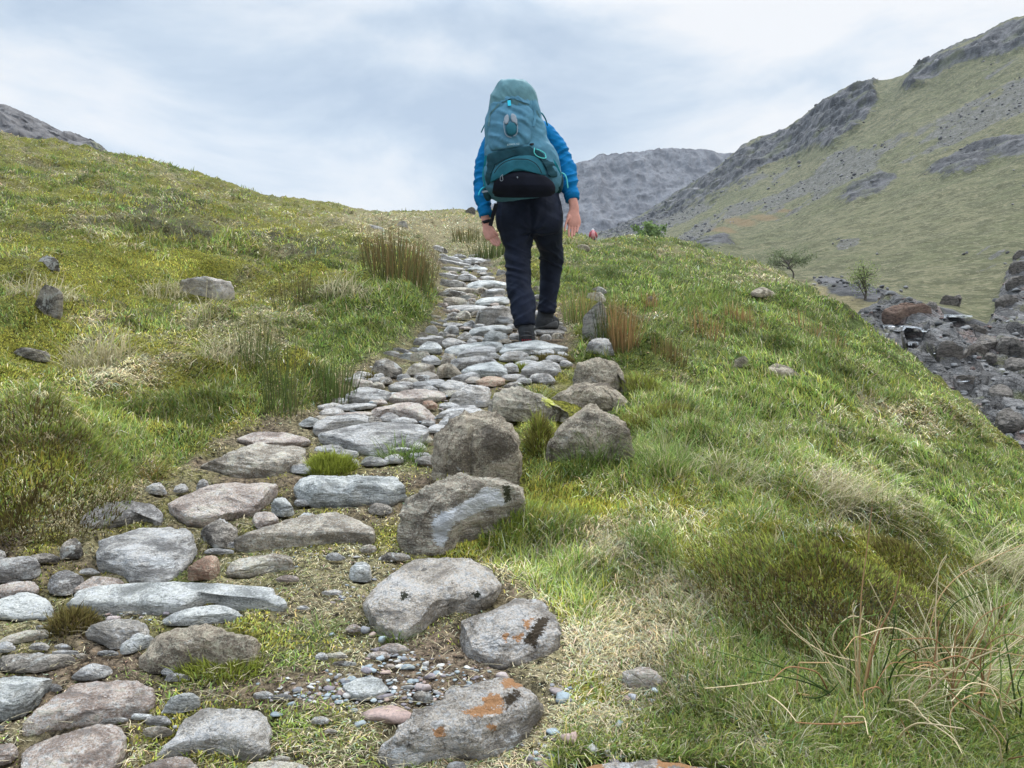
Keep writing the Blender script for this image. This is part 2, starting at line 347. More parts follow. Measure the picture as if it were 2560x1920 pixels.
# scree runs down the slope in streaks
ang = math.atan2(-0.55, 1.0)
u_ = Ph[:, 0] * math.cos(ang) - Ph[:, 1] * -math.sin(ang); v_ = Ph[:, 0] * -math.sin(ang) * -1 + Ph[:, 1] * math.cos(ang)
u_ = Ph[:, 0] * .876 - Ph[:, 1] * .482; v_ = Ph[:, 0] * .482 + Ph[:, 1] * .876
sn = fbm(np.stack([u_ / 130, v_ / 22, 0 * u_], -1), 4, 61, .62)
screeband = blob(v_, v_, 1120, 1120, 1, 1) * 0
cen = (Ph[:, 1] - (760 - .27 * Ph[:, 0]))
cen = Ph[:, 1] - np.interp(Ph[:, 0], [1300, 1500, 1700, 1900, 2050, 2212], [515, 490, 415, 335, 275, 190])
scree = sstep(sn + 1.05 * np.exp(-(cen / 75.0) ** 2) - .55 - .25 * sstep(cen, 60, 130), .10, .45)
scree = np.maximum(scree, sstep(sn + .95 * blob(Ph[:, 0], Ph[:, 1], 1835, 525, 45, 18) + .7 * blob(Ph[:, 0], Ph[:, 1], 2160, 560, 60, 40), .62, .9)) * (1 - bed)
size = HQ[:, 1] / F                                                                  # metres per photo unit there
rk = ridged(HQ * np.array([.14, .14, .22]), 5, 71, .6)
terr = np.abs(((HQ[:, 2] * .35 + fbm(HQ * .08, 2, 75) * 1.5) % 1.0) - .5) * 2
out = crag * (.9 * rk + .7 * fbm(HQ * .35, 4, 73, .6) + .6 * terr + .35) * np.clip(HQ[:, 1] / 90, .1, 1.5) * 1.0
gr = (1 - crag) * (1 - bed) * (.35 * fbm(HQ * .16, 3, 77) + .13 * fbm(HQ * .8, 3, 79)) * np.clip(HQ[:, 1] / 60, .3, 1.6)
cell = np.abs(fbm(HQ * np.array([1.1, 1.1, 2.2]), 4, 83, .55)); bd = bed * (.9 * ridged(HQ * np.array([.75, .5, 1.2]), 4, 81, .55) + .55 * np.round(fbm(HQ * .9, 2, 85) * 4) / 4) * .42
bd = bd * (1 - watm) - .22 * watm
nrm = np.array([-.35, -.75, .55])
HQ = HQ + (out * (1 - .0))[:, None] * nrm * np.array([1, 1, .8]) + np.stack([0 * gr, 0 * gr, gr + bd], -1) + .12 * (scree * fbm(HQ * 2.2, 2, 87))[:, None] * np.array([0, 0, 1.])
brk = np.zeros(len(Ph))
for x0, y0, rx, ry in ((1600,480,42,9),(1650,470,40,8),(1690,456,26,5),(1560,497,40,6)): brk = np.maximum(brk, blob(Ph[:, 0], Ph[:, 1], x0, y0, rx, ry))
tan_ = np.clip(1.2 * blob(Ph[:, 0], Ph[:, 1], 1760, 655, 130, 42) + .8 * blob(Ph[:, 0], Ph[:, 1], 1880, 690, 60, 22), 0, 1)
hF = grid_faces(*hsh)
mh, nt, b = material('valley_side', 0.95, 0.1)
tco = nd(nt, 'ShaderNodeTexCoord').outputs['Object']
f1 = noise(nt, tco, .09, 6, .65); f2 = noise(nt, tco, .8, 6, .7); f3 = noise(nt, tco, 3.0, 5, .75)
gcolr = mixc(nt, rng_map(nt, f1, .38, .62), (.105,.108,.054), (.15,.138,.078))
gcolr = mixc(nt, rng_map(nt, f2, .46, .56, 0, .85), gcolr, (.06,.062,.032))
gcolr = mixc(nt, rng_map(nt, f3, .52, .60, 0, .8), gcolr, (.20,.18,.11))
gcolr = mixc(nt, rng_map(nt, f3, .475, .41, 0, .75), gcolr, (.09,.095,.05))
gcolr = mixc(nt, rng_map(nt, attr(nt, 'brk', 'Fac'), .3, .8, 0, .8), gcolr, (.17,.115,.062))
gcolr = mixc(nt, rng_map(nt, attr(nt, 'tan', 'Fac'), .2, .8, 0, .8), gcolr, (.215,.175,.095))
gcolr = mixc(nt, rng_map(nt, noise(nt, tco, 1.7, 6, .75), .5, .58, 0, .45), gcolr, (.085,.085,.04))
rv = noise(nt, scaled(nt, tco, (.5, .5, .25)), 1.2, 8, .72); rv2 = noise(nt, tco, .22, 5, .6)
rock = mixc(nt, rng_map(nt, rv, .35, .65), (.035,.035,.036), (.135,.13,.13))
rock = mixc(nt, rng_map(nt, rv2, .5, .72, 0, .7), rock, (.11,.115,.055))
scr = mixc(nt, rng_map(nt, noise(nt, tco, 1.6, 6, .75), .42, .6), (.07,.067,.062), (.155,.148,.142))
vb = scaled(nt, tco, (1.0, .55, 1.6), rot=(0, 0, R(25)))
vbw = mixc(nt, .35, vb, nd(nt, 'ShaderNodeTexNoise', {'Vector': tco, 'Scale': 1.1, 'Detail': 5}).outputs['Color'], 'ADD')
vc = nd(nt, 'ShaderNodeTexVoronoi', {'Vector': vbw, 'Scale': 1.5}); ve = nd(nt, 'ShaderNodeTexVoronoi', {'Vector': vbw, 'Scale': 1.5}, feature='DISTANCE_TO_EDGE').outputs[0]
ve2 = nd(nt, 'ShaderNodeTexVoronoi', {'Vector': vbw, 'Scale': 4.5}, feature='DISTANCE_TO_EDGE').outputs[0]
cellv = nd(nt, 'ShaderNodeSeparateColor', {0: vc.outputs['Color']}).outputs[0]
bedc = mixc(nt, cellv, (.055,.052,.05), (.19,.183,.176))
bedc = mixc(nt, rng_map(nt, noise(nt, tco, 2.2, 8, .75), .44, .58, 0, .6), bedc, (.05,.047,.046))
bedc = mixc(nt, rng_map(nt, noise(nt, tco, .5, 3, .5), .54, .62, 0, .6), bedc, (.17,.11,.09))
bedc = mixc(nt, rng_map(nt, noise(nt, tco, .7, 5, .7), .56, .64, 0, .7), bedc, (.10,.095,.045))
bedc = mixc(nt, rng_map(nt, ve, .0, .05, .9, 0), bedc, (.015,.014,.014)); bedc = mixc(nt, rng_map(nt, ve2, .0, .05, .55, 0), bedc, (.02,.019,.018))
jf = math_n(nt, 'ADD', math_n(nt, 'MULTIPLY', math_n(nt, 'SUBTRACT', f3, .5), 1.3), math_n(nt, 'MULTIPLY', math_n(nt, 'SUBTRACT', f2, .5), 1.6))
def brkmask(name, lo=.35, hi=.65): return rng_map(nt, math_n(nt, 'ADD', attr(nt, name, 'Fac'), jf), lo, hi)
c = mixc(nt, math_n(nt, 'MULTIPLY', brkmask('scree', .42, .85), .75), gcolr, scr)
c = mixc(nt, brkmask('crag'), c, rock)
bedc = mixc(nt, rng_map(nt, noise(nt, tco, .33, 5, .65), .57, .63, 0, .8), bedc, (.10,.105,.045))
c = mixc(nt, brkmask('bed'), c, bedc)
nt.links.new(c, b.inputs['Base Color'])
rf = rng_map(nt, attr(nt, 'bed', 'Fac'), .3, .8, .95, .55); nt.links.new(rf, b.inputs['Roughness'])
bump(nt, b, math_n(nt, 'ADD', f2, math_n(nt, 'MULTIPLY', f3, .5)), 0.9, 0.5)
hill = make('hillside', HQ, hF, mh, attrs={'crag': crag, 'scree': scree, 'bed': bed, 'brk': brk, 'tan': tan_}); tag(hill, kind='structure')
hbvh = BVHTree.FromPolygons(HQ.tolist(), hF.tolist())

# ------------------------------------------------------------------ far crag and the rocky hill behind the left bank
def farhill(name, sky, rows, nx, nr, seed, amp, mat_):
    xs = np.linspace(sky[0][0], sky[-1][0], nx)
    sx, sy = zip(*sky); top = pchip(np.array(sx), np.array(sy, float), xs)
    t = np.linspace(0, len(rows) - 1, nr); fr = np.interp(t, range(len(rows)), [r[0] for r in rows]); dd_ = np.interp(t, range(len(rows)), [r[1] for r in rows])
    base = rows[0][2]
    Y = base + (top[None] - base) * fr[:, None]
    Wd = bp(np.broadcast_to(xs, Y.shape), Y, np.broadcast_to(dd_[:, None], Y.shape))
    q = Wd.reshape(-1, 3); s = dd_.mean() / 400.0
    a1 = ridged(q / s * np.array([.06, .03, .009]), 5, seed, .55); a2 = fbm(q / s * np.array([.20, .1, .03]), 4, seed + 5, .6)
    off = amp * s * (a1 * 1.1 + a2 * .35)
    q = q + off[:, None] * np.array([.1, -1, .12]) + (amp * s * .25 * fbm(q / s * np.array([.2, .05, .2]), 3, seed + 9))[:, None] * np.array([0, 0, 1.])
    o = make(name, q, grid_faces(*Y.shape), mat_, attrs={'top': np.broadcast_to(fr[:, None], Y.shape).ravel()}); tag(o, kind='structure'); return o
def farmat(name, s, grass, r1, r2):
    m, nt, b = material(name, 0.95, 0.1)
    tco = nd(nt, 'ShaderNodeTexCoord').outputs['Object']
    v = scaled(nt, tco, (s * 1.5, s, s * .2))
    a = noise(nt, v, .09, 8, .72); b_ = noise(nt, v, .5, 6, .7)
    c = mixc(nt, rng_map(nt, a, .36, .64), r1, r2); c = mixc(nt, rng_map(nt, b_, .5, .68, 0, .6), c, r1)
    gm = math_n(nt, 'ADD', math_n(nt, 'MULTIPLY', noise(nt, tco, .03 * s, 6, .7), 1.0), math_n(nt, 'MULTIPLY', attr(nt, 'top', 'Fac'), grass[1]))
    c = mixc(nt, rng_map(nt, gm, grass[2], grass[2] + .12, 0, .75), c, grass[0])
    nt.links.new(c, b.inputs['Base Color']); bump(nt, b, a, .8, 3.0 / s)
    return m
mcrag = farmat('far_crag_rock', 1.0, ((.17,.18,.09), -.18, .50), (.05,.05,.057), (.15,.15,.158))
farhill('far_crag', [(960,470),(1000,466),(1030,459),(1080,440),(1150,398),(1200,372),(1244,355),(1270,349),(1300,337),(1330,339),(1355,333),(1400,330),(1436,326),(1482,326),(1530,331),(1563,337),(1620,342),(1700,352),(1800,365)],
        [(0,300,545),(.18,330,0),(.45,365,0),(.75,395,0),(1,420,0),(.98,470,0),(.6,520,0)], 460, 260, 201, 5.0, mcrag)
mlh = farmat('rocky_hill_rock', 2.5, ((.17,.17,.08), .0, .60), (.055,.05,.05), (.16,.15,.145))
farhill('rocky_hill', [(-1500,-60),(-900,30),(-400,140),(-150,195),(0,233),(28,241),(70,259),(108,276),(141,294),(187,304),(220,318),(246,343),(300,400),(360,450)],
        [(0,90,470),(.3,100,0),(.6,115,0),(.85,128,0),(1,140,0),(.97,165,0),(.5,190,0)], 420, 180, 231, 9.0, mlh)
# ------------------------------------------------------------------ stones of the path
def rockmat(name, c1, c2, speck=(.05,.05,.05), sp=.35, lich=None, lt=.6, layer=0.0, pit=.5, bs=.7, extra=None):
    c1 = tuple(x * y for x, y in zip(c1, (1.25, 1.14, 1.02))); c2 = tuple(x * y for x, y in zip(c2, (1.25, 1.14, 1.02)))
    m, nt, b = material(name, 0.9, 0.08)
    tco = nd(nt, 'ShaderNodeTexCoord').outputs['Object']
    oi = nd(nt, 'ShaderNodeObjectInfo')
    off = nd(nt, 'ShaderNodeVectorMath', {0: oi.outputs['Random'], 1: (37, 19, 53)}, operation='MULTIPLY').outputs[0]
    v = nd(nt, 'ShaderNodeVectorMath', {0: tco, 1: off}, operation='ADD').outputs[0]
    vl = scaled(nt, v, (1, 1, 1 + 3 * layer), rot=(R(14), R(8), 0)) if layer else v
    a = noise(nt, vl, 9, 8, .68, .5); g = noise(nt, vl, 48, 8, .75, .3); h = noise(nt, v, 210, 5, .75)
    c = mixc(nt, rng_map(nt, a, .45, .56), c1, c2)
    c = mixc(nt, rng_map(nt, oi.outputs['Random'], 0, 1, 0, .35, False), c, tuple(x * .75 for x in c2))
    c = mixc(nt, rng_map(nt, noise(nt, v, 5, 4, .6), .48, .66, 0, .5), c, tuple(.6 * x + .4 * y for x, y in zip(c2, (.40, .35, .26))))
    c = mixc(nt, rng_map(nt, g, .515, .585, 0, min(.85, sp * 1.3)), c, tuple(.5 * x + .18 * y for x, y in zip(speck, c2)))
    c = mixc(nt, rng_map(nt, h, .515, .58, 0, .6), c, tuple(.7 * x + .12 * y for x, y in zip(speck, c2)))
    c = mixc(nt, rng_map(nt, h, .485, .42, 0, .6), c, tuple(min(.75, x * 1.55) for x in c2))
    c = mixc(nt, rng_map(nt, g, .475, .41, 0, .7), c, tuple(min(.75, x * 1.5) for x in c2))
    crk = nd(nt, 'ShaderNodeTexVoronoi', {'Vector': mixc(nt, .12, vl, nd(nt, 'ShaderNodeTexNoise', {'Vector': v, 'Scale': 14, 'Detail': 4}).outputs['Color'], 'ADD'), 'Scale': 9}, feature='DISTANCE_TO_EDGE').outputs[0]
    crk = math_n(nt, 'MULTIPLY', rng_map(nt, crk, .0, .03, 1, 0), rng_map(nt, a, .52, .62, 0, .55))
    c = mixc(nt, crk, c, tuple(x * .5 for x in speck))
    pits = rng_map(nt, noise(nt, v, 26, 4, .6), .64, .70, 0, pit)
    c = mixc(nt, pits, c, (.055,.05,.042))
    if lich:
        l = math_n(nt, 'ADD', math_n(nt, 'MULTIPLY', noise(nt, v, 13, 5, .65, .6), .75), math_n(nt, 'MULTIPLY', g, .25))
        c = mixc(nt, rng_map(nt, l, lt, lt + .05, 0, .85), c, lich)
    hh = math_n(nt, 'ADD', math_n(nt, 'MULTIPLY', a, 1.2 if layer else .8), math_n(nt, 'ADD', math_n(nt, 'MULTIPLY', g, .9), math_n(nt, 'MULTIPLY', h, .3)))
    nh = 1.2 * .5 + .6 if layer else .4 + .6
    c = mixc(nt, rng_map(nt, hh, nh - .04, nh - .15, 0, .75), c, tuple(.35 * x + .02 for x in c1))  # dark dirty hollows and pale ridges, colour standing in for relief shading
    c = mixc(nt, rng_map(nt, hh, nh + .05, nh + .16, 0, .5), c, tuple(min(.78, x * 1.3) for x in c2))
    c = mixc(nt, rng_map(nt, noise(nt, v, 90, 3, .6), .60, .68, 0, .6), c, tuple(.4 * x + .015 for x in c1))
    for (nm, col) in (extra or ()):
        mk = rng_map(nt, math_n(nt, 'ADD', math_n(nt, 'MULTIPLY', attr(nt, nm, 'Fac'), 1.5), math_n(nt, 'MULTIPLY', math_n(nt, 'SUBTRACT', math_n(nt, 'ADD', math_n(nt, 'MULTIPLY', g, .6), math_n(nt, 'MULTIPLY', h, .4)), .5), 4.6)), .52, .70)
        c = mixc(nt, mk, c, col)
    nt.links.new(c, b.inputs['Base Color'])
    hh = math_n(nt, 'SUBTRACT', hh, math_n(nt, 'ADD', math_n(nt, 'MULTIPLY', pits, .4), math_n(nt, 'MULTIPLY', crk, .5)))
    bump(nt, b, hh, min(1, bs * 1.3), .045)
    return m
RM = {
 'blue':  rockmat('blue_grey_slate', (0.330,0.370,0.383), (0.502,0.541,0.548), (.10,.11,.12), .4, (0.660,0.686,0.660), .66, .8, .2, .6),
 'grey':  rockmat('grey_stone', (0.264,0.264,0.271), (0.475,0.475,0.469), (.07,.07,.075), .5, (0.660,0.660,0.620), .60, .3),
 'lgrey': rockmat('pale_layered_stone', (0.356,0.370,0.383), (0.620,0.634,0.634), (.10,.10,.11), .5, (0.780,0.780,0.766), .58, 1.0),
 'pink':  rockmat('pinkish_stone', (0.409,0.343,0.310), (0.594,0.515,0.469), (.13,.10,.09), .4, (0.634,0.607,0.554), .60, .4),
 'wet':   rockmat('wet_dark_bedrock', (.07,.068,.066), (.17,.165,.16), (.03,.03,.03), .5, (.22,.22,.21), .62, .6, .4, .9),
 'wetred':rockmat('reddish_bedrock', (.12,.082,.068), (.20,.145,.12), (.05,.04,.035), .5, None, .6, .6, .3, .9),
 'red':   rockmat('red_stone', (0.449,0.290,0.224), (0.594,0.436,0.363), (.15,.09,.07), .3, None, .6, .3, .1),
 'tan':   rockmat('tan_granular_stone', (0.343,0.310,0.264), (0.554,0.508,0.442), (.10,.09,.075), .5, (0.660,0.634,0.568), .62, .2),
 'white': rockmat('white_rough_stone', (0.554,0.541,0.515), (0.780,0.780,0.766), (.06,.06,.06), .5, (0.780,0.780,0.780), .56, .5, .6, .9),
 'mott':  rockmat('mottled_stone', (.13,.125,.12), (0.396,0.383,0.363), (.05,.05,.05), .55, (0.780,0.779,0.739), .52, .3, .5, .9),
 'brown': rockmat('brown_boulder', (0.238,0.205,0.172), (0.449,0.403,0.343), (.06,.055,.045), .5, (0.528,0.508,0.455), .60, .1, .4, .9),
 'brownw':rockmat('boulder_with_quartz', (0.290,0.257,0.218), (0.502,0.455,0.396), (.07,.065,.055), .5, (0.554,0.528,0.475), .62, .5, .4, .9, extra=[('paint', (0.780,0.780,0.780)), ('paint2', (.07,.07,.04))]),
 'yell':  rockmat('boulder_with_yellow_lichen', (0.251,0.231,0.205), (0.449,0.422,0.376), (.06,.055,.05), .5, (0.528,0.515,0.462), .60, .2, .4, .9, extra=[('paint', (0.726,0.739,0.185))]),
 'orange':rockmat('lichened_stone', (0.396,0.370,0.337), (0.660,0.627,0.587), (.08,.08,.08), .6, (0.780,0.780,0.779), .57, .2, .5, .9, extra=[('paint', (0.554,0.297,0.145)), ('paint2', (.085,.065,.045))]),
 'pale':  rockmat('pale_grained_stone', (0.475,0.442,0.396), (0.713,0.673,0.614), (.12,.11,.095), .55, (0.780,0.780,0.739), .60, .1, .7, .9, extra=[('paint2', (.045,.045,.03))]),
}
def zc(tag_):
    return {'A': (.336, 0, 1106), 'B': (.336, 605, 1106), 'D': (.336, 0, 777.6), 'E': (.375, 605, 691), 'F': (.2344, 864, 518.4), 'G': (.2344, 0, 518.4),
            'H': (.414, 1296, 432), 'C': (.414, 1296, 1019.5), 'L': (.4687, 0, 172.8), 'P': (1, 0, 0)}[tag_]
def pts(z, L):
    s, ox, oy = zc(z); return np.array(L, float).reshape(-1, 2) * s + np.array([ox, oy])
STONEPOLY = []
MX0 = -400; mask = np.zeros((1900, 3000), bool)
def mark(P):
    x0, y0 = np.floor(P.min(0)).astype(int) - 1; x1, y1 = np.ceil(P.max(0)).astype(int) + 1
    x0, x1 = max(x0, MX0), min(x1, 2599); y0, y1 = max(y0, 0), min(y1, 1899)
    if x1 <= x0 or y1 <= y0: return
    yy, xx = np.mgrid[y0:y1, x0:x1]
    mask[y0:y1, x0 - MX0:x1 - MX0] |= poly_sd(np.stack([xx.ravel(), yy.ravel()], -1), P).reshape(yy.shape) < -1.5
def on_stone(P):
    x = np.clip(np.round(P[:, 0]).astype(int) - MX0, 0, 2999); y = np.clip(np.round(P[:, 1]).astype(int), 0, 1899)
    return mask[y, x]
def smooth_poly(p, n=72):
    for _ in range(1):
        q = np.roll(p, -1, 0); p = np.stack([.75 * p + .25 * q, .25 * p + .75 * q], 1).reshape(-1, 2)
    d = np.linalg.norm(np.roll(p, -1, 0) - p, axis=1); c = np.concatenate([[0], np.cumsum(d)]); pp = np.vstack([p, p[:1]])
    t = np.linspace(0, c[-1], n, endpoint=False)
    return np.stack([np.interp(t, c, pp[:, 0]), np.interp(t, c, pp[:, 1])], -1)
def stone(poly, label, kind='grey', k=.45, e=3.0, name='path_stone', cat='stone', group='stones of the footpath', seed=None, rough=1.0, bvh=None, na=72, nr=16, paint=None, sink=.12, grad=None):
    poly = np.asarray(poly, float)
    if k < .56: k, e = k * .85, e + 1.3
    seed = seed if seed is not None else int(abs(poly.sum()) * 7) % 9973
    if abs(poly).max() > 2300: poly = np.clip(poly, -600, 2600)
    P = smooth_poly(poly, na); P = P.mean(0) + (P - P.mean(0)) * np.ptp(poly, 0) / np.ptp(P, 0) * 1.03
    aa = np.arange(na) / na * 6.2832; jp = np.stack([np.cos(aa) * 1.3, np.sin(aa) * 1.3, np.full(na, seed * .613)], -1)
    P = P.mean(0) + (P - P.mean(0)) * (1 + .07 * fbm(jp * 1.6, 2, 3) + .075 * fbm(jp * 4.5, 4, 4, .65))[:, None]
    cx, top, bot = P[:, 0].mean(), P[:, 1].min(), P[:, 1].max(); W_, H_ = np.ptp(P[:, 0]), bot - top; cxm = (P[:, 0].min() + P[:, 0].max()) / 2
    g = hit(cx, bot - .12 * H_, bvh)
    g2 = g
    d = g[1]
    sc = d / F
    if grad is None:
        st = max(.12, W_ * sc * .6)
        zs = [drop(g[0] + dx, g[1] + dy, bvh) for dx, dy in ((st, 0), (-st, 0), (0, st), (0, -st))]
        zs = [g[2] if z is None else z for z in zs]
        gxx, gyy = np.clip((zs[0] - zs[1]) / (2 * st), -.35, .35), np.clip((zs[2] - zs[3]) / (2 * st), .08, .34)
    else: gxx, gyy = grad
    n = np.array([-gxx, -gyy, 1.0]); n /= np.linalg.norm(n)
    ex = np.array([1, 0, gxx]); ex /= np.linalg.norm(ex); ey = np.cross(n, ex)
    ray = np.stack([(P[:, 0] - CX) / F, np.ones(na), (CY - P[:, 1]) / F], -1)
    s = (bot - P[:, 1]) / H_
    for _ in range(14):
        c = k * H_ * sc
        off = g[None] + n[None] * (c * .82 * np.clip(s, 0, 1) ** .7)[:, None]
        t = (off @ n) / np.minimum(ray @ n, -1e-3)
        ok = (ray @ n) < -1e-3
        Q = ray * np.where(ok, t, d * 1.3)[:, None] - g[None]
        A, B = Q @ ex, Q @ ey
        if ok.all() and np.ptp(B) < 1.05 * np.ptp(A) and np.ptp(B) > 0: break
        k = min(k * 1.12 + .02, 1.05)
    else:
        B = np.clip(B, -.05 * W_ * sc, 1.0 * W_ * sc)
    rh_ = n @ (g / np.linalg.norm(g)); sina = max(-rh_, .06)
    ph = np.linspace(0, math.pi / 2, nr)
    rho = np.sin(ph) ** (2 / e); hz = np.cos(ph) ** (2 / e)
    rho = np.concatenate([rho, [.985, .95]]); hz = np.concatenate([hz, [-sink * .5, -sink]])
    sd_ = np.array([seed * .37, seed * .11, seed * .73])
    for it in range(4):
        fp = np.stack([A, B], -1); ctr = fp.mean(0)
        V2 = ctr[None, None] + (fp[None] - ctr) * rho[:, None, None]
        L = math.hypot(np.ptp(A), np.ptp(B)) * .5 + 1e-6
        zz = np.where(hz >= 0, hz * c, hz * max(c, L * .6))[:, None] * np.ones((1, na))
        bn = (V2[..., 1] - ctr[1]) / (np.ptp(B) * .5 + 1e-6)
        zz = zz * np.where(zz > 0, 1 + .12 * bn, 1)
        cen = g + ctr[0] * ex + ctr[1] * ey
        Wp = g[None, None] + V2[..., :1] * ex + V2[..., 1:] * ey + zz[..., None] * n
        q = Wp / L
        nv = .10 * fbm(q * 1.5 + sd_, 3, 5) + .08 * ridged(q * 2.4 + sd_, 3, 6)
        dirv = (Wp - (cen - n * c * .2)); dirv /= np.linalg.norm(dirv, axis=-1, keepdims=True) + 1e-9
        amp = np.minimum(c / L * 1.4, 1.0) * rough
        lat = np.where(hz > .5, 1.0, .8)[:, None]
        Wp = Wp + dirv * (nv * amp * L * lat)[..., None] * np.array([.8, .8, 1.0])
        rs = np.random.default_rng(seed); l2 = Wp - cen; l2 = np.stack([l2 @ ex, l2 @ ey, l2 @ n], -1)
        ax = np.array([np.ptp(A) * .5, np.ptp(B) * .5, c]) + 1e-6; u = l2 / ax
        for _ in range(8):
            nn = rs.normal(size=3) * np.array([1, 1, 1.1]); nn[2] = abs(nn[2]); nn /= np.linalg.norm(nn)
            sup = (u.reshape(-1, 3) @ nn).max(); u = u - np.maximum(u @ nn - sup * rs.uniform(.72, .96), 0)[..., None] * nn * .85
        l2 = u * ax; Wp = cen + l2[..., :1] * ex + l2[..., 1:2] * ey + l2[..., 2:] * n
        q = Wp / L
        stq = np.stack([l2[..., 0], l2[..., 1], l2[..., 2] * 5 + .6 * l2[..., 0]], -1) / L
        Wp = Wp + dirv * ((.045 * fbm(q * 6 + sd_, 5, 8, .68) + .042 * ridged(q * 4.5 + sd_, 3, 12) + .045 * ridged(stq * 1.6 + sd_, 3, 14)) * L * lat * np.minimum(.25 + c / L * 1.8, 1))[..., None]
        if it == 3: break
        pr = proj(Wp[hz >= 0]); xm, xM, ym, yM = pr[..., 0].min(), pr[..., 0].max(), pr[..., 1].min(), pr[..., 1].max()
        A = (A - A.mean()) * np.clip(W_ / (xM - xm), .7, 1.5) + A.mean() + (cxm - (xm + xM) / 2) * sc
        f_ = np.clip(H_ / (yM - ym), .7, 1.4); B = (B - B.mean()) * f_ + B.mean(); c *= f_
        B = B + np.clip((yM - bot) * sc / sina, -.35 * L, .35 * L)
    V = Wp.reshape(-1, 3); rows = len(rho)
    attrs = {}
    if paint:
        pv = proj(V)
        for nm, polys in paint.items():
            mval = np.zeros(len(V))
            for pp_ in polys: mval = np.maximum(mval, 1 - sstep(poly_sd(pv, pp_), -16, 15))
            attrs[nm] = mval
    nF = grid_faces(rows, na, True)[:, ::-1]
    org = g + ctr[0] * ex + ctr[1] * ey
    o = make(name, V - org, np.ascontiguousarray(nF), RM[kind], attrs=attrs, loc=org)
    STONEPOLY.append(P); mark(P)
    tag(o, label, cat, group)
    return o
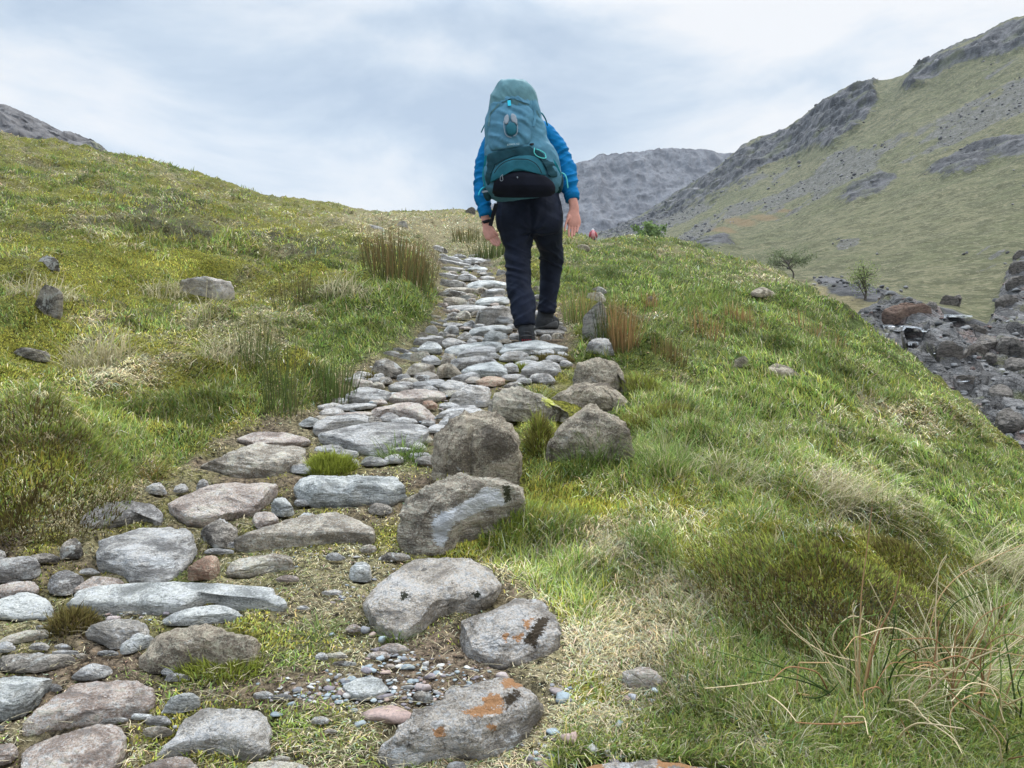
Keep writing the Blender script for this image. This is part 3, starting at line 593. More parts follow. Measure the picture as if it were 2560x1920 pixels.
ST = [
 # zone, outline, label, kind, height share, squareness
 ('A',[610,320,690,160,800,112,1050,110,1180,130,1250,170,1220,290,1050,430,860,440,830,370,740,350],'large pale layered block with a stepped front, left of the small red stone','lgrey',.42,3.6),
 ('A',[385,235,430,180,500,170,530,230,510,290,390,285],'small mottled grey stone half in dry grass left of the pale layered block','mott',.6,2.4),
 ('A',[-60,350,60,290,180,283,255,350,240,400,120,410,0,445,-60,440],'rounded grey stone at the left edge, above the flat pinkish one','grey',.55,2.4),
 ('A',[300,480,370,400,470,380,525,410,500,480,400,530],'rough grey stone between the flat pinkish stone and the pink rough one','grey',.5,2.5),
 ('A',[-80,500,40,460,150,445,240,460,250,510,140,520,0,540,-80,540],'flat pinkish stone just behind the left-edge blue-grey slab','pink',.4,3.5),
 ('A',[480,520,540,460,640,415,760,440,790,470,600,505],'rough pinkish stone wedged behind the left end of the longest blue slab','pink',.5,2.6),
 ('A',[410,610,450,550,560,500,720,465,1100,450,1300,462,1600,460,1740,475,1790,540,1845,600,1750,610,1690,590,1500,580,1400,550,1300,545,1230,590,1130,635,900,625,760,635,560,630],'longest blue-grey slab lying right across the path as a step','blue',.42,3.4),
 ('A',[-90,540,130,520,260,535,320,590,345,640,300,665,160,670,80,685,-90,650],'broad blue-grey slab at the left edge level with the longest slab','blue',.42,3.0),
 ('A',[1200,430,1240,350,1330,290,1410,285,1395,340,1385,390,1260,415],'small red stone leaning against the pale layered block','red',.55,2.5),
 ('A',[1465,360,1500,330,1600,295,1830,262,1870,310,1885,345,1760,350,1600,395,1480,400],'angular grey-tan stone with a dark lower edge right of the small red stone','tan',.55,3.6),
 ('A',[1060,700,1130,650,1250,610,1400,597,1520,620,1560,655,1420,680,1200,715,1100,715],'small blue-grey stone tucked under the longest slab','blue',.45,2.6),
 ('A',[545,775,640,715,760,698,880,705,935,750,900,780,780,800,715,870,640,800],'bright white angular stone below the longest slab','white',.5,2.8),
 ('A',[775,900,800,850,870,795,990,775,1015,795,900,850,850,890],'small smooth dark blue stone between the white stone and the mossy boulder','blue',.6,2.2),
 ('A',[930,990,970,880,1070,750,1150,722,1330,725,1480,745,1600,800,1650,870,1610,930,1450,940,1280,920,1180,985,1000,1010],'big brown-grey boulder with bright moss growing under its front','brown',.62,2.8),
 ('A',[-20,850,60,800,170,760,310,755,330,775,200,800,60,840],'thin flat tan stone left of the dark moss patch','tan',.4,3),
 ('A',[-40,970,60,930,200,900,280,940,440,925,470,940,350,985,230,1010,80,1015],'low purple-grey stone with a wavy top by the left edge','mott',.5,2.8),
 ('A',[465,1060,520,1000,640,975,720,985,700,1030,560,1075],'small whitish lens-shaped stone above the large pinkish flat','lgrey',.5,2.4),
 ('A',[-80,1080,150,1060,330,1065,250,1120,245,1200,150,1290,0,1325,-80,1330],'smooth rounded blue stone at the lower left edge','blue',.5,2.6),
 ('A',[140,1420,250,1290,440,1160,560,1100,860,1085,900,1120,1020,1140,1000,1210,880,1290,600,1320,400,1350,200,1420],'large flat pinkish-grey slab sloping down beside the rounded blue stone','pink',.34,4),
 ('A',[1040,1285,1120,1230,1220,1155,1290,1165,1280,1230,1150,1275],'small dark blue stone with a brown tip right of the pinkish-grey slab','blue',.6,2.4),
 ('A',[850,1330,870,1300,980,1295,960,1330],'tiny blue-grey stone between the pinkish-grey slab and the black-and-white rock','blue',.6,2.3),
 ('A',[1010,1540,1130,1460,1230,1310,1350,1270,1680,1275,1740,1330,1750,1440,1700,1530,1600,1575,1480,1510,1250,1510,1100,1550],'jagged white rock covered with black blotches near the bottom','white',.45,3.2),
 ('A',[120,1700,150,1490,290,1410,540,1375,720,1375,800,1450,760,1560,720,1760,120,1760],'broad rough pink slab in the lower left corner','pink',.36,3.6),
 ('A',[-80,1500,80,1495,110,1530,40,1610,-80,1630],'smooth pinkish stone cut by the left edge at the bottom corner','pink',.5,2.8),
 ('A',[850,1700,1000,1615,1150,1570,1230,1610,1280,1720],'pink jagged stone poking up at the bottom edge','pink',.5,2.6),
 ('A',[1540,1700,1680,1600,1840,1610,1980,1650,2000,1720],'low tan stone with a rusty back edge at the bottom edge','tan',.5,3),
 ('D',[510,1045,570,980,650,910,800,910,890,930,1030,950,1035,1060,990,1060,950,1005,860,1015,700,1065,520,1060],'grey-blue slab with an arched front left of the large pink slab','grey',.45,3.2),
 ('D',[1090,930,1160,880,1330,825,1520,800,1740,800,1760,830,1700,870,1640,960,1500,980,1420,1010,1250,1060,1160,1000],'large smooth pink slab in the middle of the lower steps','pink',.42,3.2),
 ('D',[1290,1080,1330,1045,1480,1025,1525,1070,1500,1150,1410,1205,1370,1150],'purple-grey wedge-shaped stone pointing down below the large pink slab','mott',.5,2.8),
 ('P',[512,1186,540,1165,585,1144,659,1124,715,1113,757,1110,781,1122,806,1160,774,1163,735,1163,680,1167,591,1173],'long tan slab with a rounded right end crossing the middle of the path','tan',.5,3.0),
 ('E',[75,945,140,910,330,895,560,898,680,915,735,960,640,1030,520,1035,380,1060,200,1050,90,990],'thick smooth blue slab with a dark front, left of the quartz boulder','blue',.62,3.0),
 ('D',[1270,645,1400,600,1600,565,1850,530,1940,550,1950,640,1880,680,1750,720,1550,740,1400,690],'long pale step stone with a dark rough front face beside the moss cushion','tan',.6,3.4),
 ('D',[1535,475,1650,462,1800,470,2000,525,1900,540,1700,545,1570,520],'flat pinkish slab right behind the long pale step stone','pink',.4,3.2),
 ('D',[930,810,1000,785,1070,830,1050,860,1000,850],'small whitish stone under the red-tinted grass tuft','white',.6,2.4),
 ('D',[1110,820,1180,795,1210,830,1150,850],'little purple-grey stone right of the small whitish one','grey',.6,2.4),
 ('D',[1260,820,1290,765,1345,800,1320,840],'little upright grey stone touching the back of the large pink slab','grey',.7,2.4),
 ('D',[1620,1000,1680,975,1790,1000,1790,1040,1700,1085,1640,1050],'small pinkish stone between the purple wedge and the long tan slab','pink',.5,2.6),
 ('D',[1900,1040,1960,975,2050,1005,2000,1035],'small smooth blue-grey stone behind the long tan slab','blue',.6,2.4),
 ('D',[1745,930,1790,885,1850,930,1890,960,1830,1000],'small rough blue-grey stone right of the large pink slab','blue',.5,2.6),
 ('D',[1920,400,1960,370,2050,370,2060,400,1970,425],'small blue-grey stone at the left end of the pale grooved step','blue',.6,2.4),
 ('E',[700,1130,730,1070,800,990,940,910,1100,905,1200,905,1330,890,1400,910,1435,990,1350,1050,1280,1060,1150,1110,1000,1180,940,1300,870,1325,740,1320,710,1240],'large boulder with a bright white quartz face','brownw',.66,2.8),
 ('E',[885,890,880,730,910,640,1000,580,1100,530,1240,520,1330,545,1370,610,1390,730,1375,880,1280,905,1100,910],'tall domed brown boulder standing at the right end of the grooved step','brown',.92,3.0),
 ('E',[1550,790,1555,650,1640,570,1740,490,1850,485,1950,560,2030,640,2040,700,1850,725,1700,760,1620,805],'wide grey-brown boulder behind the bright green grass tuft','brown',.85,2.7),
 ('E',[1200,510,1230,440,1300,400,1400,385,1500,430,1580,425,1640,470,1660,520,1620,570,1500,560,1350,545,1230,530],'grey boulder with a yellow lichen patch behind the tall domed one','yell',.75,2.7),
 ('E',[1560,405,1620,360,1750,350,1850,345,1940,400,2005,470,2000,505,1850,510,1760,490,1680,515,1640,450],'reddish brown boulder above the wide grey-brown one','brown',.75,2.6),
 ('E',[1690,290,1740,240,1830,220,1920,230,1990,280,2000,330,1985,400,1900,380,1840,340],'dark reddish brown boulder at the top of the boulder group','brown',.8,2.6),
 ('E',[1690,310,1700,280,1750,270,1830,300,1850,345,1720,365],'small mottled boulder with white blotches leaning on the dark reddish one','mott',.8,2.5),
 ('E',[240,650,290,610,430,600,700,597,800,600,850,640,780,680,660,710,600,770,480,745,300,690],'pale blue grooved step slab left of the tall domed boulder','lgrey',.5,3.6),
 ('E',[185,620,240,590,340,560,480,545,530,560,480,585,330,600,220,655],'pale grey slab lying behind the grooved step','lgrey',.5,3),
 ('E',[310,555,420,530,510,530,520,550,400,548],'thin pinkish slab behind the pale grey slab','pink',.45,3),
 ('E',[525,500,590,485,700,478,820,480,890,540,880,585,800,575,740,545,640,530,560,545],'tan-pink stone with a hollowed front in the middle of the steps','pink',.55,3),
 ('E',[820,465,890,475,905,510,840,495],'small pink stone behind the hollowed tan-pink one','red',.5,2.5),
 ('E',[340,505,400,485,560,478,520,495,380,512],'thin pale flat slab at the left edge of the steps','lgrey',.5,3.2),
 ('E',[355,440,420,395,520,385,630,400,640,440,580,465,400,465],'rounded light grey stone on the left edge below the rush bank','lgrey',.62,3),
 ('E',[625,465,660,430,760,400,830,400,860,420,940,420,950,440,800,472],'flat pinkish stone right of the rounded light grey one','pink',.5,2.8),
 ('E',[620,385,680,355,750,360,760,395,670,408],'small grey stone behind the rounded light grey one','grey',.55,2.5),
 ('E',[970,480,1010,440,1100,385,1200,375,1210,430,1190,490,1080,478],'white stone with dark streaks left of the yellow lichen boulder','white',.62,2.8),
 ('E',[905,545,960,515,1080,495,1150,490,1150,512,1000,532,940,552],'narrow pale stone below the dark-streaked white one','lgrey',.5,3),
 ('E',[915,600,960,555,1080,525,1180,510,1190,530,1060,580,1000,600],'pale greenish stone touching the tall domed boulder','lgrey',.55,2.8),
 ('E',[850,612,990,600,1000,622,870,645],'thin pale wedge between the grooved step and the domed boulder','lgrey',.5,3),
 ('E',[920,390,980,350,1050,355,1095,390,1000,418],'whitish hump-backed stone in the middle of the path','white',.6,2.6),
 ('E',[830,350,880,340,960,350,920,385,860,380],'small pale stone left of the whitish hump-backed one','lgrey',.55,2.6),
 ('E',[770,320,820,295,920,320,860,345,790,348],'dark-spotted pale stone beside the brown rounded stone','mott',.55,2.6),
 ('E',[720,300,780,250,850,245,890,270,860,290,760,312],'pale tan stone with a ridged top behind the dark-spotted one','tan',.6,2.6),
 ('E',[900,300,920,260,990,250,1045,280,1030,312,950,328],'rounded brown stone left of the blue triangular slab','brown',.7,2.5),
 ('E',[1045,305,1120,260,1230,240,1280,270,1305,315,1250,315,1150,305],'blue triangular slab in the middle of the path','blue',.5,3),
 ('E',[985,340,1060,310,1150,300,1130,322,1020,348],'narrow pale stone in front of the blue triangular slab','lgrey',.5,3),
 ('E',[1130,350,1180,330,1250,325,1300,345,1250,368,1150,372],'small salmon pink stone right of the hump-backed one','red',.5,2.7),
 ('E',[520,265,590,225,680,225,700,290,640,325,560,295],'streaked dark and white stone by the rush at the left edge','mott',.65,2.7),
 ('E',[1380,330,1440,265,1550,235,1620,260,1580,300,1480,298],'pale lichened slab right of the blue triangular one','lgrey',.6,2.8),
 ('E',[1430,325,1480,305,1570,310,1580,362,1520,360],'dark grey stone in front of the pale lichened slab','grey',.6,2.6),
 ('F',[945,1035,1000,940,1150,925,1350,925,1470,950,1560,985,1440,1008,1250,1025,1000,1035],'wide blue-grey slab under the heel of the raised boot','blue',.45,3.6),
 ('F',[930,1095,980,1030,1100,1020,1190,1105,1050,1100],'pale mottled stone in front of the slab under the boot','white',.65,2.6),
 ('F',[480,1130,560,1075,700,1065,860,1090,900,1110,700,1140,620,1170,520,1168],'dark grey smooth slab left of the pale mottled stone','grey',.6,3),
 ('F',[520,1060,620,1020,800,975,870,990,880,1050,700,1062,560,1080],'pale ridged slab behind the dark grey smooth one','lgrey',.55,3),
 ('F',[440,1020,470,990,700,950,850,935,980,955,800,980,600,1015,470,1038],'long grey-blue slab ending beside the boot slab','blue',.55,3.4),
 ('F',[390,925,480,905,620,930,560,960,450,988],'flat grey slab behind the long grey-blue one','grey',.5,3),
 ('F',[150,1000,200,945,320,930,370,970,380,1032,250,1025],'rounded pale blue stone on the left of the path bend','blue',.65,2.8),
 ('F',[130,935,250,895,400,880,420,910,300,930,150,962],'pale flat slab behind the rounded pale blue stone','lgrey',.5,3),
 ('F',[-10,1050,100,1035,150,1060,80,1100,-10,1108],'small blue-grey slab at the left end of the path bend','blue',.5,3),
 ('F',[105,1090,130,1040,230,1020,280,1050,200,1090,130,1112],'brown and tan stone below the rounded pale blue one','tan',.65,2.6),
 ('F',[190,1105,260,1065,350,1080,380,1122,250,1145],'pale hump left of the dark grey smooth slab','lgrey',.65,2.6),
 ('F',[385,1110,410,1060,470,1045,520,1060,470,1110,410,1132],'small pale rounded stone between two larger pale slabs','tan',.65,2.5),
 ('F',[770,940,800,870,850,830,1000,860,960,890,860,925],'rounded slate-blue stone left of the standing boot','blue',.65,2.7),
 ('F',[640,855,700,810,800,785,1000,790,1030,830,850,835,720,865],'wide slate slab behind the rounded slate-blue stone','blue',.5,3),
 ('F',[525,905,550,860,640,850,690,890,620,920],'round white stone left of the slate-blue ones','white',.7,2.4),
 ('F',[410,855,430,800,500,785,550,830,510,872],'round pale boulder-like stone in the middle of the bend','lgrey',.75,2.4),
 ('F',[230,865,260,800,320,785,350,830,310,870],'pale round stone at the left margin of the bend','white',.75,2.4),
 ('F',[400,775,470,760,600,770,580,792,430,798],'thin grey slab behind the round pale stone','grey',.5,3),
 ('F',[575,775,610,740,690,755,700,805,620,802],'small pale lumpy stone behind the wide slate slab','lgrey',.65,2.5),
 ('F',[345,762,370,735,430,735,430,765],'small pale stone at the grass margin under the bank','lgrey',.6,2.5),
 ('F',[510,685,530,655,620,660,655,690,640,722,560,708],'tan egg-shaped stone on the left of the steps','tan',.65,2.5),
 ('F',[700,735,800,680,950,630,1050,610,1060,650,950,690,780,722,740,748],'long pinkish-white slab left of the bent leg','white',.5,3),
 ('F',[760,770,790,735,860,745,840,790],'small white stone under the long pinkish-white slab','white',.6,2.5),
 ('F',[870,770,930,705,1010,700,1040,750,950,765],'pale stone with a dark hollow beside the standing leg','lgrey',.6,2.6),
 ('F',[425,632,480,605,700,595,810,610,815,652,700,642,520,638],'flat light slab above the tan egg-shaped stone','lgrey',.5,3.4),
 ('F',[680,572,720,540,860,525,1000,525,1000,560,880,572,780,594],'light blue step slab halfway up the steps','blue',.55,3.2),
 ('F',[850,625,880,605,960,600,980,618,900,635],'small green-grey stone in moss under the light blue step','grey',.5,2.6),
 ('F',[400,545,480,525,590,545,610,580,480,585,420,570],'tan rounded slab left of the light blue step','tan',.65,3),
 ('F',[360,525,420,470,550,460,640,490,560,520,440,535],'dark-fronted stone on the left of the upper steps','mott',.65,2.8),
 ('F',[540,530,600,505,660,530,600,552],'small bluish stone between the dark-fronted and the light blue step','blue',.5,2.8),
 ('F',[600,525,610,490,690,500,720,525],'small tan stone beside the dark-fronted one','tan',.6,2.6),
 ('F',[740,500,850,480,960,440,970,470,880,510,780,515],'curved pale blue stone beside the thigh','lgrey',.5,3),
 ('F',[400,455,560,435,700,450,680,482,560,465],'flat mossy-edged slab of the upper steps','tan',.5,3),
 ('F',[690,455,760,435,830,450,800,485,720,485],'small tan stone right of the mossy-edged slab','tan',.6,2.6),
 ('F',[600,425,680,385,850,368,980,375,980,412,850,408,700,435],'wide greenish blue step with dark moss under it','blue',.6,3.4),
 ('F',[365,385,450,360,600,370,620,410,480,445,390,445],'broad grey step stone on the left below the upper flight','grey',.6,3),
 ('F',[350,345,420,305,530,310,560,350,440,360],'pale blue stone at the left of the upper flight','lgrey',.55,3),
 ('F',[530,335,600,310,690,310,700,362,610,368],'pale stone in the middle of the upper flight','lgrey',.6,2.8),
 ('F',[730,345,800,330,870,345,820,360],'thin white slab at the right of the upper flight','white',.5,3),
 ('F',[380,275,500,250,600,250,580,278,430,290],'grey slab second from the top on the left','grey',.5,3),
 ('F',[610,268,700,245,800,255,780,274],'light blue slab second from the top on the right','blue',.5,3),
 ('F',[350,232,480,205,620,210,700,225,600,242,450,244],'long pale slab near the top of the path','lgrey',.6,3),
 ('F',[740,225,790,195,840,200,855,232,780,248],'tan block at the right end of the top steps','tan',.6,2.8),
 ('F',[350,195,430,150,560,160,600,190,480,210],'pale pile-like stone at the left of the top steps','lgrey',.6,2.6),
 ('F',[580,192,650,160,740,175,800,190,700,215],'pale rounded slab in the centre of the top steps','lgrey',.6,2.8),
 ('F',[620,152,700,128,770,135,765,158],'topmost flat stone with a dark edge','grey',.6,3),
 ('F',[480,162,540,150,580,125,605,155],'topmost small pointed stone','lgrey',.7,2.4),
 ('F',[345,145,420,125,445,140,390,160],'topmost thin stone on the left','grey',.6,2.8),
 ('F',[885,315,930,280,985,270,985,310,900,330],'lone pale stone in grass right of the upper flight','lgrey',.6,2.6),
 ('F',[1240,835,1300,812,1500,828,1510,862,1330,866],'flat grey step under the forward boot','grey',.5,3.6),
 ('F',[1220,465,1250,425,1300,430,1300,475],'small tan stone seen between the legs','tan',.6,2.6),
 ('F',[1225,605,1240,565,1290,560,1290,612],'pale small stone seen between the shins','lgrey',.6,2.6),
 ('F',[1225,545,1240,500,1300,505,1290,550],'grey stone between the knees, above the pale small one','grey',.6,2.6),
 ('B',[570,590,590,520,690,430,820,340,920,305,1090,292,1190,320,1330,370,1400,460,1310,560,1190,600,1040,610,950,680,880,760,770,775,670,760,650,680],'broad pale grained slab with round black lichen spots','pale',.34,4.5),
 ('B',[1165,770,1210,660,1350,620,1440,570,1560,562,1680,590,1710,650,1790,740,1800,830,1700,890,1560,930,1440,975,1330,940,1230,890,1180,850],'mottled grey stone with a rust-dark gash on its right','orange',.42,3.2),
 ('B',[640,1480,720,1380,900,1310,1050,1260,1080,1200,1200,1150,1380,1070,1480,1055,1640,1110,1675,1200,1600,1290,1560,1370,1480,1430,1350,1490,1200,1500,1000,1530,860,1590,700,1610,640,1560],'long knobbly slab blotched with orange lichen','orange',.40,3.0),
 ('B',[450,380,460,320,560,330,590,390,540,440,480,425],'small blue cobble in the grass above the pale grained slab','blue',.7,2.6),
 ('B',[400,1140,500,1090,590,1060,680,1110,700,1150,560,1200,420,1170],'flat blue-grey stone in gravel with a dark pebble on it','blue',.3,3.6),
 ('B',[1060,1660,1110,1600,1190,1610,1180,1660],'small whitish stone at the bottom edge left of the orange-tinged stone','lgrey',.5,2.5),
 ('P',[1205,1670,1235,1648,1300,1644,1380,1645,1470,1648,1560,1656,1640,1664,1640,1720,1205,1720],'orange-tinged stone edge along the bottom of the picture','orange',.5,3.4),
 ('C',[115,1040,160,1015,280,1020,330,1050,290,1100,220,1130,150,1095],'pink-grey pebble lying alone on the brown moss','pink',.8,2.4),
]
PAINT = {
 'large boulder with a bright white quartz face': {'paint': [pts('E',[880,1180,900,1130,1000,1090,1100,1030,1180,975,1260,980,1300,1055,1200,1080,1100,1120,1000,1170,960,1230,930,1310,890,1270])], 'paint2': [pts('E',[1285,960,1320,955,1330,1040,1300,1050])]},
 'grey boulder with a yellow lichen patch behind the tall domed one': {'paint': [pts('E',[1510,460,1550,452,1585,480,1580,500,1545,500])]},
 'broad pale grained slab with round black lichen spots': {'paint2': [pts('B',[1250,535,1270,508,1300,515,1290,545,1262,556]), pts('B',[785,520,815,515,812,545,785,552]), pts('B',[735,680,765,675,755,695])]},
 'mottled grey stone with a rust-dark gash on its right': {'paint2': [pts('B',[1560,835,1620,760,1660,690,1740,680,1690,760,1630,860])], 'paint': [pts('B',[1500,800,1560,780,1540,830]), pts('B',[1570,700,1620,690,1590,750]), pts('B',[1430,800,1460,790,1450,830])]},
 'long knobbly slab blotched with orange lichen': {'paint': [pts('B',[1290,1190,1400,1170,1440,1230,1330,1250]), pts('B',[1420,1090,1520,1065,1560,1110,1450,1135]), pts('B',[980,1400,1050,1385,1060,1440,990,1440]), pts('B',[1180,1280,1300,1255,1430,1270,1400,1300,1200,1300]), pts('B',[1330,1380,1390,1370,1380,1400])], 'paint2': [pts('B',[1440,1190,1500,1150,1545,1180,1520,1220,1470,1250])]},
 'orange-tinged stone edge along the bottom of the picture': {'paint': [np.array([(1215,1640),(1300,1640),(1300,1664),(1215,1664)]), np.array([(1420,1640),(1520,1640),(1520,1656),(1420,1656)])]},
}
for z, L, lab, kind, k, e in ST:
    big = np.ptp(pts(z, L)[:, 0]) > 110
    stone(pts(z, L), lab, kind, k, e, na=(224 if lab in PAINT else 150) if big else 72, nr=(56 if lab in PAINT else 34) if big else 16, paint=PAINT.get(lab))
# small stones that fill the gaps of the pitched path
rf = np.random.default_rng(12); nfill = 0
for _ in range(6000):
    if nfill >= 160: break
    y, x = (rf.uniform(560, 1000), rf.uniform(700, 1240)) if nfill < 115 else (rf.uniform(1000, 1640), rf.uniform(-20, 1100))
    if poly_sd(np.array([[x, y]]), PATH)[0] > -8: continue
    s_ = min((y - 430) / 300, 1.5) * (1 if y < 1000 else rf.uniform(.6, 1.2)); wv_, hv_ = s_ * rf.uniform(22, 46), s_ * rf.uniform(8, 15)
    th_ = np.arange(9) / 9 * 6.283; rr_ = rf.uniform(.75, 1.1, 9)
    P = np.stack([x + np.cos(th_) * rr_ * wv_ * .5, y + np.sin(th_) * rr_ * hv_ * .5], -1)
    if on_stone(np.concatenate([[[x, y]], (P - [x, y]) * .62 + [x, y]])).any(): continue
    nfill += 1
    stone(P, 'small weathered stone filling a gap between the larger path stones', rf.choice(['lgrey', 'tan', 'grey', 'white', 'pink', 'mott', 'lgrey']), .6, 2.8, group='gap stones of the footpath')
# stones bedded in the turf beside the path
SIDE = [
 ('F',[1680,720,1700,640,1800,570,1880,580,1920,650,1905,880,1780,870,1690,770],'tall grey rock between the two rush clumps right of the path','grey',.9,3),
 ('F',[1720,530,1790,485,1880,495,1890,550,1760,575],'small brown-grey rock just above the tall grey one','tan',.7,2.8),
 ('F',[1700,960,1780,900,1900,930,1960,1000,1950,1060,1820,1000],'half-buried grey rock below the orange rush clump','grey',.6,2.6),
 ('G',[1655,380,1720,345,1830,340,1950,360,2060,395,2150,450,2090,490,1960,540,1850,555,1740,520,1700,450],'flat lichened grey rock lying in the turf of the left bank','pale',.5,3),
 ('G',[130,1075,230,1015,300,1000,460,1015,420,1070,330,1115,220,1110],'small dark grey rock under a yellow moss cushion','mott',.6,2.6),
 ('G',[310,220,370,155,430,150,530,210,520,270,420,280],'white-streaked outcrop at the upper left of the bank','mott',.8,2.7),
 ('G',[320,640,340,490,440,470,480,415,580,540,520,560,440,620,380,690],'dark white-streaked outcrop beneath the upper one on the bank','mott',.85,2.6),
 ('L',[1640,608,1660,590,1730,588,1800,606,1790,612,1650,616],'low rock outcrop on the skyline left of the walker','grey',.7,2.6),
 ('L',[1680,685,1720,668,1760,676,1765,692,1700,694],'grey rocks in the grass behind the big rush clump','lgrey',.7,2.6),
 ('L',[1825,665,1850,652,1880,666,1860,680],'small rock on the far slope above the big rush clump','grey',.7,2.5),
 ('L',[1985,790,2010,762,2050,765,2060,792],'pale rock at the head of the path, left side','grey',.7,2.5),
 ('H',[690,840,730,810,770,840,780,870,720,865],'dark rock in the green slope halfway to the stream','brown',.8,2.5),
 ('H',[860,880,900,850,990,890,1040,915,940,910],'low brown rocks in the turf beside the dark rock','brown',.5,2.6),
 ('H',[790,470,850,455,910,490,860,500],'brown-grey rock on the tan grass above the green slope','brown',.7,2.5),
 ('P',[1392,650,1402,640,1412,650,1408,658],'tiny grey stone on the bright green hummocks','grey',.7,2.4),
 ('P',[1245,535,1258,528,1275,533,1272,541,1250,542],'dark stone on the crest right of the walker','brown',.7,2.4),
 ('P',[1280,625,1295,620,1312,624,1306,634,1284,633],'grey stone in the grass right of the forward leg','grey',.6,2.5),
]
for z, L, lab, kind, k, e in SIDE:
    stone(pts(z, L), lab, kind, k, e, name='turf_rock', cat='rock', group='rocks bedded in the turf')
stone(np.array([(1004,462),(1005,454),(1010,449),(1019,448),(1026,452),(1027,462),(1015,463)]), 'small dark round boulder on the skyline beside the left sleeve', 'wet', .95, 2.4, name='turf_rock', cat='rock', group='rocks bedded in the turf')
# rocks of the stream bed
SB = [
 ('H',[1470,575,1500,545,1600,540,1690,555,1720,590,1700,630,1600,610,1560,620],'reddish rock slab at the head of the rapids','wetred',.5,3.6),
 ('H',[1410,590,1440,570,1490,580,1480,610,1430,615],'small reddish block left of the red slab','wetred',.5,3),
 ('H',[1290,660,1310,620,1360,630,1390,660,1340,690],'dark wet boulder by the small fall','wet',.8,2.5),
 ('H',[1700,550,1730,530,1760,545,1740,570],'pale rock below the dark undercut bank','wet',.7,2.5),
 ('H',[1760,510,1800,490,1860,500,1870,550,1790,545],'brown boulder under the overhanging far bank','wet',.8,2.6),
 ('H',[1750,790,1780,735,1850,760,1890,800,1860,830,1790,820],'moss-topped rock in the middle of the stream bed','wet',.7,2.5),
 ('H',[1890,690,1940,650,2010,660,2030,700,1950,710],'flat white rock of the rapids, left group','wet',.5,3),
 ('H',[1960,730,2010,705,2070,720,2080,760,2000,765],'white rounded rock below the flat white one','wet',.6,2.8),
 ('H',[2050,760,2100,710,2180,720,2212,760,2200,800,2110,800],'largest whitish boulder in the rapids','wet',.6,2.6),
 ('H',[1920,790,1960,760,2040,775,2050,810,1970,820],'whitish rock beside the dark square block','wet',.6,2.8),
 ('H',[2000,830,2010,800,2060,800,2075,840,2030,850],'dark square block among the white rocks','wet',.8,3.2),
 ('H',[2100,860,2140,820,2212,830,2230,880,2150,890],'grey rock downstream of the largest whitish boulder','wet',.6,2.6),
 ('H',[2060,1110,2100,1090,2180,1100,2212,1130,2200,1200,2080,1190],'big grey block near the edge of the turf','wet',.7,3.2),
 ('H',[1980,1290,2000,1265,2060,1275,2080,1300,2030,1305],'small pinkish boulder at the turf edge, left one','wetred',.7,2.5),
 ('H',[2090,1310,2110,1275,2180,1280,2212,1310,2160,1320],'pinkish boulder at the turf edge, right one','wetred',.7,2.5),
 ('H',[2130,360,2150,330,2230,320,2230,390,2150,395],'pale wet rock step of the side waterfall, middle','wet',.8,2.8),
 ('H',[2110,440,2140,400,2230,400,2230,460,2130,465],'dark rock step of the side waterfall, lower','wet',.8,2.8),
 ('H',[2150,300,2180,270,2230,262,2230,310],'pale rock step of the side waterfall, upper','wet',.8,2.8),
 ('H',[2060,520,2090,500,2170,510,2200,550,2100,560],'grey boulder at the foot of the side waterfall','wet',.7,2.6),
 ('H',[1840,930,1880,900,1960,920,1950,960,1870,965],'dark low rock downstream of the mossy one','wet',.6,2.7),
 ('H',[2030,990,2080,960,2150,980,2140,1030,2060,1030],'grey slab between the big block and the rapids','wet',.6,2.8),
]
for z, L, lab, kind, k, e in SB:
    try: stone(pts(z, L), lab, kind, k * .62, e + .6, name='stream_rock', cat='rock', group='rocks of the stream bed', bvh=hbvh, sink=.3)
    except Exception as ex: print('stream rock', lab, ex)
# ------------------------------------------------------------------ plants
def bladeset(base, az, L, W, th0, th1, cb, ct, K=3, waz=None, wig=0.0, taper=1.0):
    """ribbons that rise from base at angle th0 from upright and bend to th1; K pairs of vertices"""
    n = len(base); V = np.zeros((n, K, 2, 3)); C = np.zeros((n, K, 2, 3))
    waz = az + math.pi / 2 + rng.normal(0, .6, n) if waz is None else waz
    side = np.stack([np.cos(waz), np.sin(waz), np.zeros(n)], -1)
    p = np.array(base, float)
    for k in range(K):
        t = k / (K - 1)
        wk = W * (1 - taper * t ** 1.8) + W * .06
        V[:, k, 0] = p - side * wk[:, None] * .5; V[:, k, 1] = p + side * wk[:, None] * .5
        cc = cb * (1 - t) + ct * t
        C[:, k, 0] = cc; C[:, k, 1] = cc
        th = th0 + (th1 - th0) * ((k + .5) / (K - 1))
        a2 = az + wig * np.sin(t * 5 + base[:, 0] * 40)
        p = p + (L / (K - 1))[:, None] * np.stack([np.sin(th) * np.cos(a2), np.sin(th) * np.sin(a2), np.cos(th)], -1)
    i = np.arange(n)[:, None] * (2 * K) + np.arange(K - 1)[None] * 2
    Fq = np.stack([i, i + 1, i + 3, i + 2], -1).reshape(-1, 4)
    return V.reshape(-1, 3), Fq, C.reshape(-1, 3)
def leafmat(name, rough=.65, trans=.25):
    m = bpy.data.materials.new(name); m.use_nodes = True; nt = m.node_tree; nt.nodes.clear()
    c = attr(nt, 'Col')
    b = nd(nt, 'ShaderNodeBsdfPrincipled', {'Base Color': c, 'Roughness': rough, 'Specular IOR Level': .04})
    t = nd(nt, 'ShaderNodeBsdfTranslucent', {'Color': c})
    mx = nd(nt, 'ShaderNodeMixShader', {0: trans, 1: b.outputs[0], 2: t.outputs[0]})
    nd(nt, 'ShaderNodeOutputMaterial', {0: mx.outputs[0]})
    return m
ML = leafmat('grass_blades'); MM = leafmat('moss_shoots', .8, .2)
